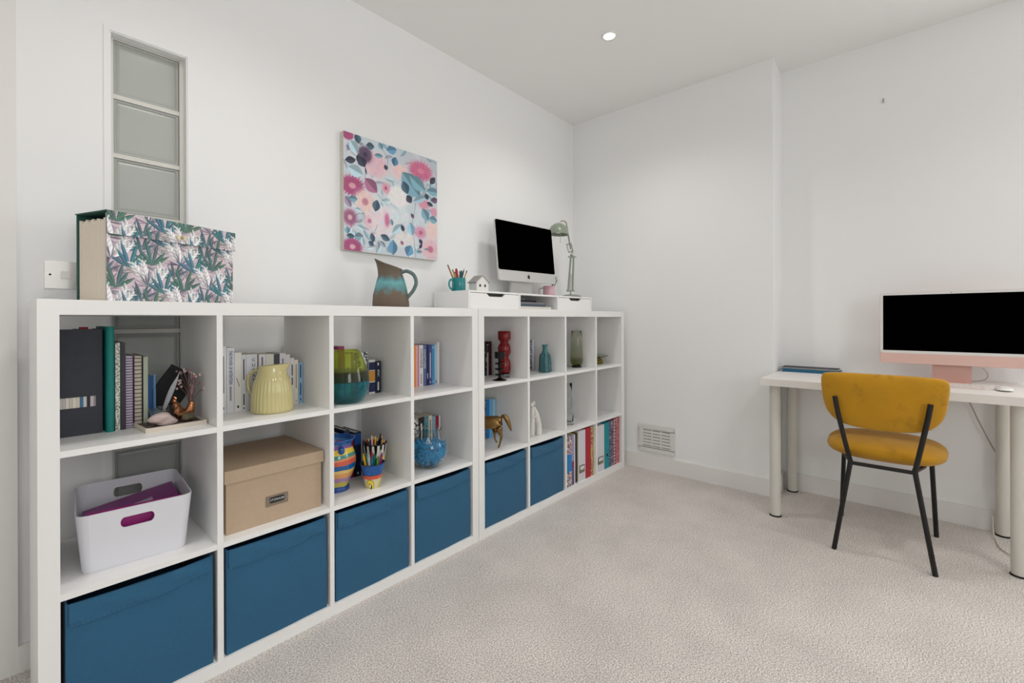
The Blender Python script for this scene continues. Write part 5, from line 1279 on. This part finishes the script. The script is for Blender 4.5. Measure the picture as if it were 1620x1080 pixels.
# local x: picture right (tail end), z up; nose towards -x
nd = [((.020, 0, .140), (.034, .036)), ((-.030, 0, .132), (.031, .033)), ((-.085, 0, .138), (.032, .035)), ((-.115, 0, .165), (.018, .022)), ((-.138, 0, .205), (.012, .017)), ((-.158, 0, .212), (.011, .013)), ((-.185, 0, .185), (.007, .008)),
      ((.046, 0, .144), (.027, .030)), ((.062, 0, .158), (.006, .007)),
      # hind near (vertical), hind far (lifted)
      ((.050, -.018, .116), (.022, .025)), ((.052, -.020, .086), (.013, .015)), ((.062, -.020, .066), (.0065, .008)), ((.054, -.020, .030), (.0045, .005)), ((.048, -.020, .012), (.006, .006)), ((.044, -.020, .005), (.008, .0055)),
      ((.034, .018, .112), (.020, .023)), ((.022, .020, .082), (.012, .014)), ((.018, .020, .064), (.006, .007)), ((.022, .020, .042), (.0045, .005)), ((.030, .020, .028), (.006, .006)), ((.033, .020, .022), (.0065, .005)),
      # front pair
      ((-.090, -.016, .105), (.012, .013)), ((-.096, -.016, .062), (.007, .007)), ((-.094, -.016, .030), (.0045, .005)), ((-.096, -.016, .006), (.008, .006)),
      ((-.092, .016, .105), (.012, .013)), ((-.122, .016, .086), (.007, .008)), ((-.118, .016, .058), (.0045, .005)), ((-.114, .016, .046), (.007, .006)),
      ((-.144, .006, .222), (.0035, .0035)), ((-.144, -.006, .222), (.0035, .0035))]
ed = [(0, 1), (1, 2), (2, 3), (3, 4), (4, 5), (5, 6), (0, 7), (7, 8), (0, 9), (9, 10), (10, 11), (11, 12), (12, 13), (13, 14), (0, 15), (15, 16), (16, 17), (17, 18), (18, 19), (19, 20), (2, 21), (21, 22), (22, 23), (23, 24), (2, 25), (25, 26), (26, 27), (27, 28), (4, 29), (4, 30)]
skin_body('body', nd, ed, 0, M_brass, HS)
tl_ = spline([(.052, 0, .155), (.066, 0, .166), (.080, 0, .164), (.094, 0, .140), (.104, 0, .112), (.110, 0, .092)], 5)
obj('tail', TB(tl_, [.004+.0085*math.sin(PI*min(1, k/(len(tl_)-1)*.95+.04))**1.5+.001*(k % 2) for k in range(len(tl_))], 10), M_brass, HS, smooth='all')
bm = NB()
tube(bm, spline([(-.100, 0, .178), (-.118, 0, .205), (-.136, 0, .224)], 5), [.006, .007, .008, .008, .008, .008, .008, .007, .006, .005, .003], 8, flat=.5)
obj('mane', bm, M_brass, HS, smooth='all')
# embracing couple
M_bisque = mat('white_bisque', (226, 224, 220), .6)
CP = thing('couple_figurine', 'white ceramic figurine of two slender figures embracing', 'figurine', (2.012, -.340, ZM), SV)
for s, lean in ((-1, .0), (1, 1)):
    P = spline([(s*.020+.006, .004*s, 0), (s*.020+.007, .004*s, .05), (s*.015+.004, .004*s, .10), (s*.009-.002, .003*s, .140), (s*.003-.007, .002*s, .165)], 6)
    n_ = len(P); rr = [.0215-.003*(k/n_)-.0105*max(0, (k/n_-.5)*2)**1.3 for k in range(n_)]
    obj('figure', TB(P, rr, 14, flat=.8), M_bisque, CP, smooth='all')
    obj('head', blob(NB(), (-.009+s*.0055, .003*s, .181+.004*s), (.0105, .011, .0145), 2), M_bisque, CP, smooth='all')
obj('arms', TB(spline([(-.022, -.012, .118), (-.004, -.020, .108), (.014, -.014, .122)], 6), .0055, 10), M_bisque, CP, smooth='all')
# clear glass pieces
t = thing('glass_decanter', 'clear glass decanter with a moulded ring on middle shelf', 'decanter', (2.360, -.338, ZM), SV)
obj('body', LT([(0, .002), (.034, 0), (.036, .006), (.036, .09), (.034, .14), (.029, .18), (.026, .21), (.028, .265), (.026, .265), (.024, .21), (.027, .18), (.0315, .14), (.0335, .09), (.033, .022), (0, .016)], 36), mat('thin_clear_glass', (250, 252, 252), .03, trans=1.0, ior=1.18), t, smooth='all')
obj('moulded_ring', TB([(.0+.020*math.cos(a), -.034+.008*abs(math.sin(a)), .15+.055*math.sin(a)) for a in [2*PI*k/28 for k in range(29)]], .0042, 8, cap=False), mat('thin_clear_glass', (250, 252, 252), .03, trans=1.0, ior=1.18), t, smooth='all')
t = thing('glass_vase', 'slender clear glass vase in the middle cube by back wall', 'vase', (2.700, -.300, ZM))
obj('body', LT([(0, .002), (.030, 0), (.033, .006), (.026, .08), (.032, .16), (.036, .22), (.034, .22), (.029, .16), (.023, .08), (.028, .012), (0, .01)], 32), mat('thin_clear_glass', (250, 252, 252), .03, trans=1.0, ior=1.18), t, smooth='all')

# second unit, bottom row: files and magazines
G10 = 'files in the bottom cube below the decanter'
FY = -.414
def bigfile(label, x0, x1, h, col, group, holder=None, hole=False, name='magazine_file', cat='file', d=.30, yf=FY):
    W = x1-x0-.001
    t = thing(name, label, cat, (x0+.0005, yf, ZB), group=group)
    obj('case', BX(0, W, 0, d, 0, h), cmat(col), t, bevel=.0012, seg=1)
    if holder:
        f = obj('label_frame', prism(NB(), rrect(-W*.36, W*.36, -.024, .024, .002), -.002, 0), mat('frame_metal', (120, 108, 100), .35, metal=.8), t, loc=(W*.5, 0, .075))
        obj('label_card', BX(-W*.28, W*.28, -.003, -.002, -.004, .018), mat('card_white', (224, 224, 224), .7), f)
        obj('label_pull', BX(-W*.28, W*.28, -.0035, -.002, -.019, -.006), mat('pull_khaki', (140, 130, 96), .5), f)
    if hole:
        obj('finger_hole', LT([(0, -.002), (.010, -.002), (.012, 0), (0, 0)], 20), mat('hole_black', (14, 24, 30), .6), t, loc=(W*.62, -.0004, .09), rot=(PI/2, 0, 0))
    return t
book('patchwork magazine with bright blue band in bottom cube', 2.2340, 2.262, .300, FY, ZB, pattern_mat('patch_a', [(190, 186, 184), (60, 54, 60), (206, 190, 190), (150, 90, 84)], 40), .22, G10, name='magazine', cat='magazine', bands=[(.28, .66, (20, 126, 190))])
book('patterned magazine with white and red spine in bottom cube', 2.2625, 2.290, .304, FY, ZB, pattern_mat('patch_b', [(200, 196, 200), (110, 96, 110), (216, 200, 200), (176, 110, 100)], 34), .22, G10, name='magazine', cat='magazine', bands=[(.30, .64, (30, 130, 196))])
book('lavender folder beside the patchwork magazines', 2.2905, 2.315, .306, FY, ZB, (160, 150, 190), .22, G10, name='folder', cat='folder', bands=[(.0, .34, (92, 84, 130)), (.34, .48, (140, 40, 80))])
book('slim white folder beside the lavender one', 2.3155, 2.328, .308, FY, ZB, (214, 212, 220), .22, G10, name='folder', cat='folder')
spiral_book('black wire-bound pad with yellow cover in the bottom cube', 2.3285, 2.362, .312, FY, ZB, (196, 190, 60), .22, G10, wire=mat('wire_black', (16, 16, 16), .4), n=30, paper=mat('pad_dark', (60, 58, 50), .8))
bigfile('white magazine file with metal label frame, left of the red binder', 2.3625, 2.446, .318, (218, 216, 222), G10, holder=True)
bigfile('crimson red binder between white file and yellow pattern folder', 2.4465, 2.511, .322, (176, 22, 48), G10, name='ring_binder', cat='binder')
book('yellow patterned folder at the right of red binder', 2.5115, 2.545, .318, FY, ZB, pattern_mat('yellow_pattern', [(176, 170, 90), (196, 186, 110), (150, 60, 70), (190, 184, 130)], 44), .26, G10, name='folder', cat='folder')
G11 = 'files in the bottom cube by the back wall'
FY = -.410
bigfile('white magazine file with metal label frame, left of the teal binder', 2.5875, 2.684, .310, (218, 216, 222), G11, holder=True)
bigfile('bright teal lever arch binder with finger hole', 2.6845, 2.752, .314, (0, 140, 152), G11, hole=True, name='ring_binder', cat='binder')
bigfile('dark floral patterned file beside the teal binder', 2.7535, 2.815, .318, pattern_mat('dark_floral', [(44, 46, 74), (120, 112, 134), (60, 58, 84), (170, 160, 172)], 42), G11)
b_ = bigfile('dusty pink patterned file at the far right of bottom row', 2.8165, 2.897, .326, pattern_mat('pink_floral', [(176, 96, 100), (190, 120, 122), (160, 80, 88), (206, 150, 150)], 40), G11)
bm = NB()
for k in range(14): prism(bm, [(.001, .006+k*.0225), (.019, .017+k*.0225), (.001, .028+k*.0225)], -.0006, 0)
obj('bunting_print', bm, mat('bunting_cream', (226, 206, 200), .6), b_)
bm = NB(); box(bm, .0005, .02, -.0003, 0, .002, .324); obj('bunting_band', bm, mat('bunting_maroon', (112, 20, 44), .6), b_)
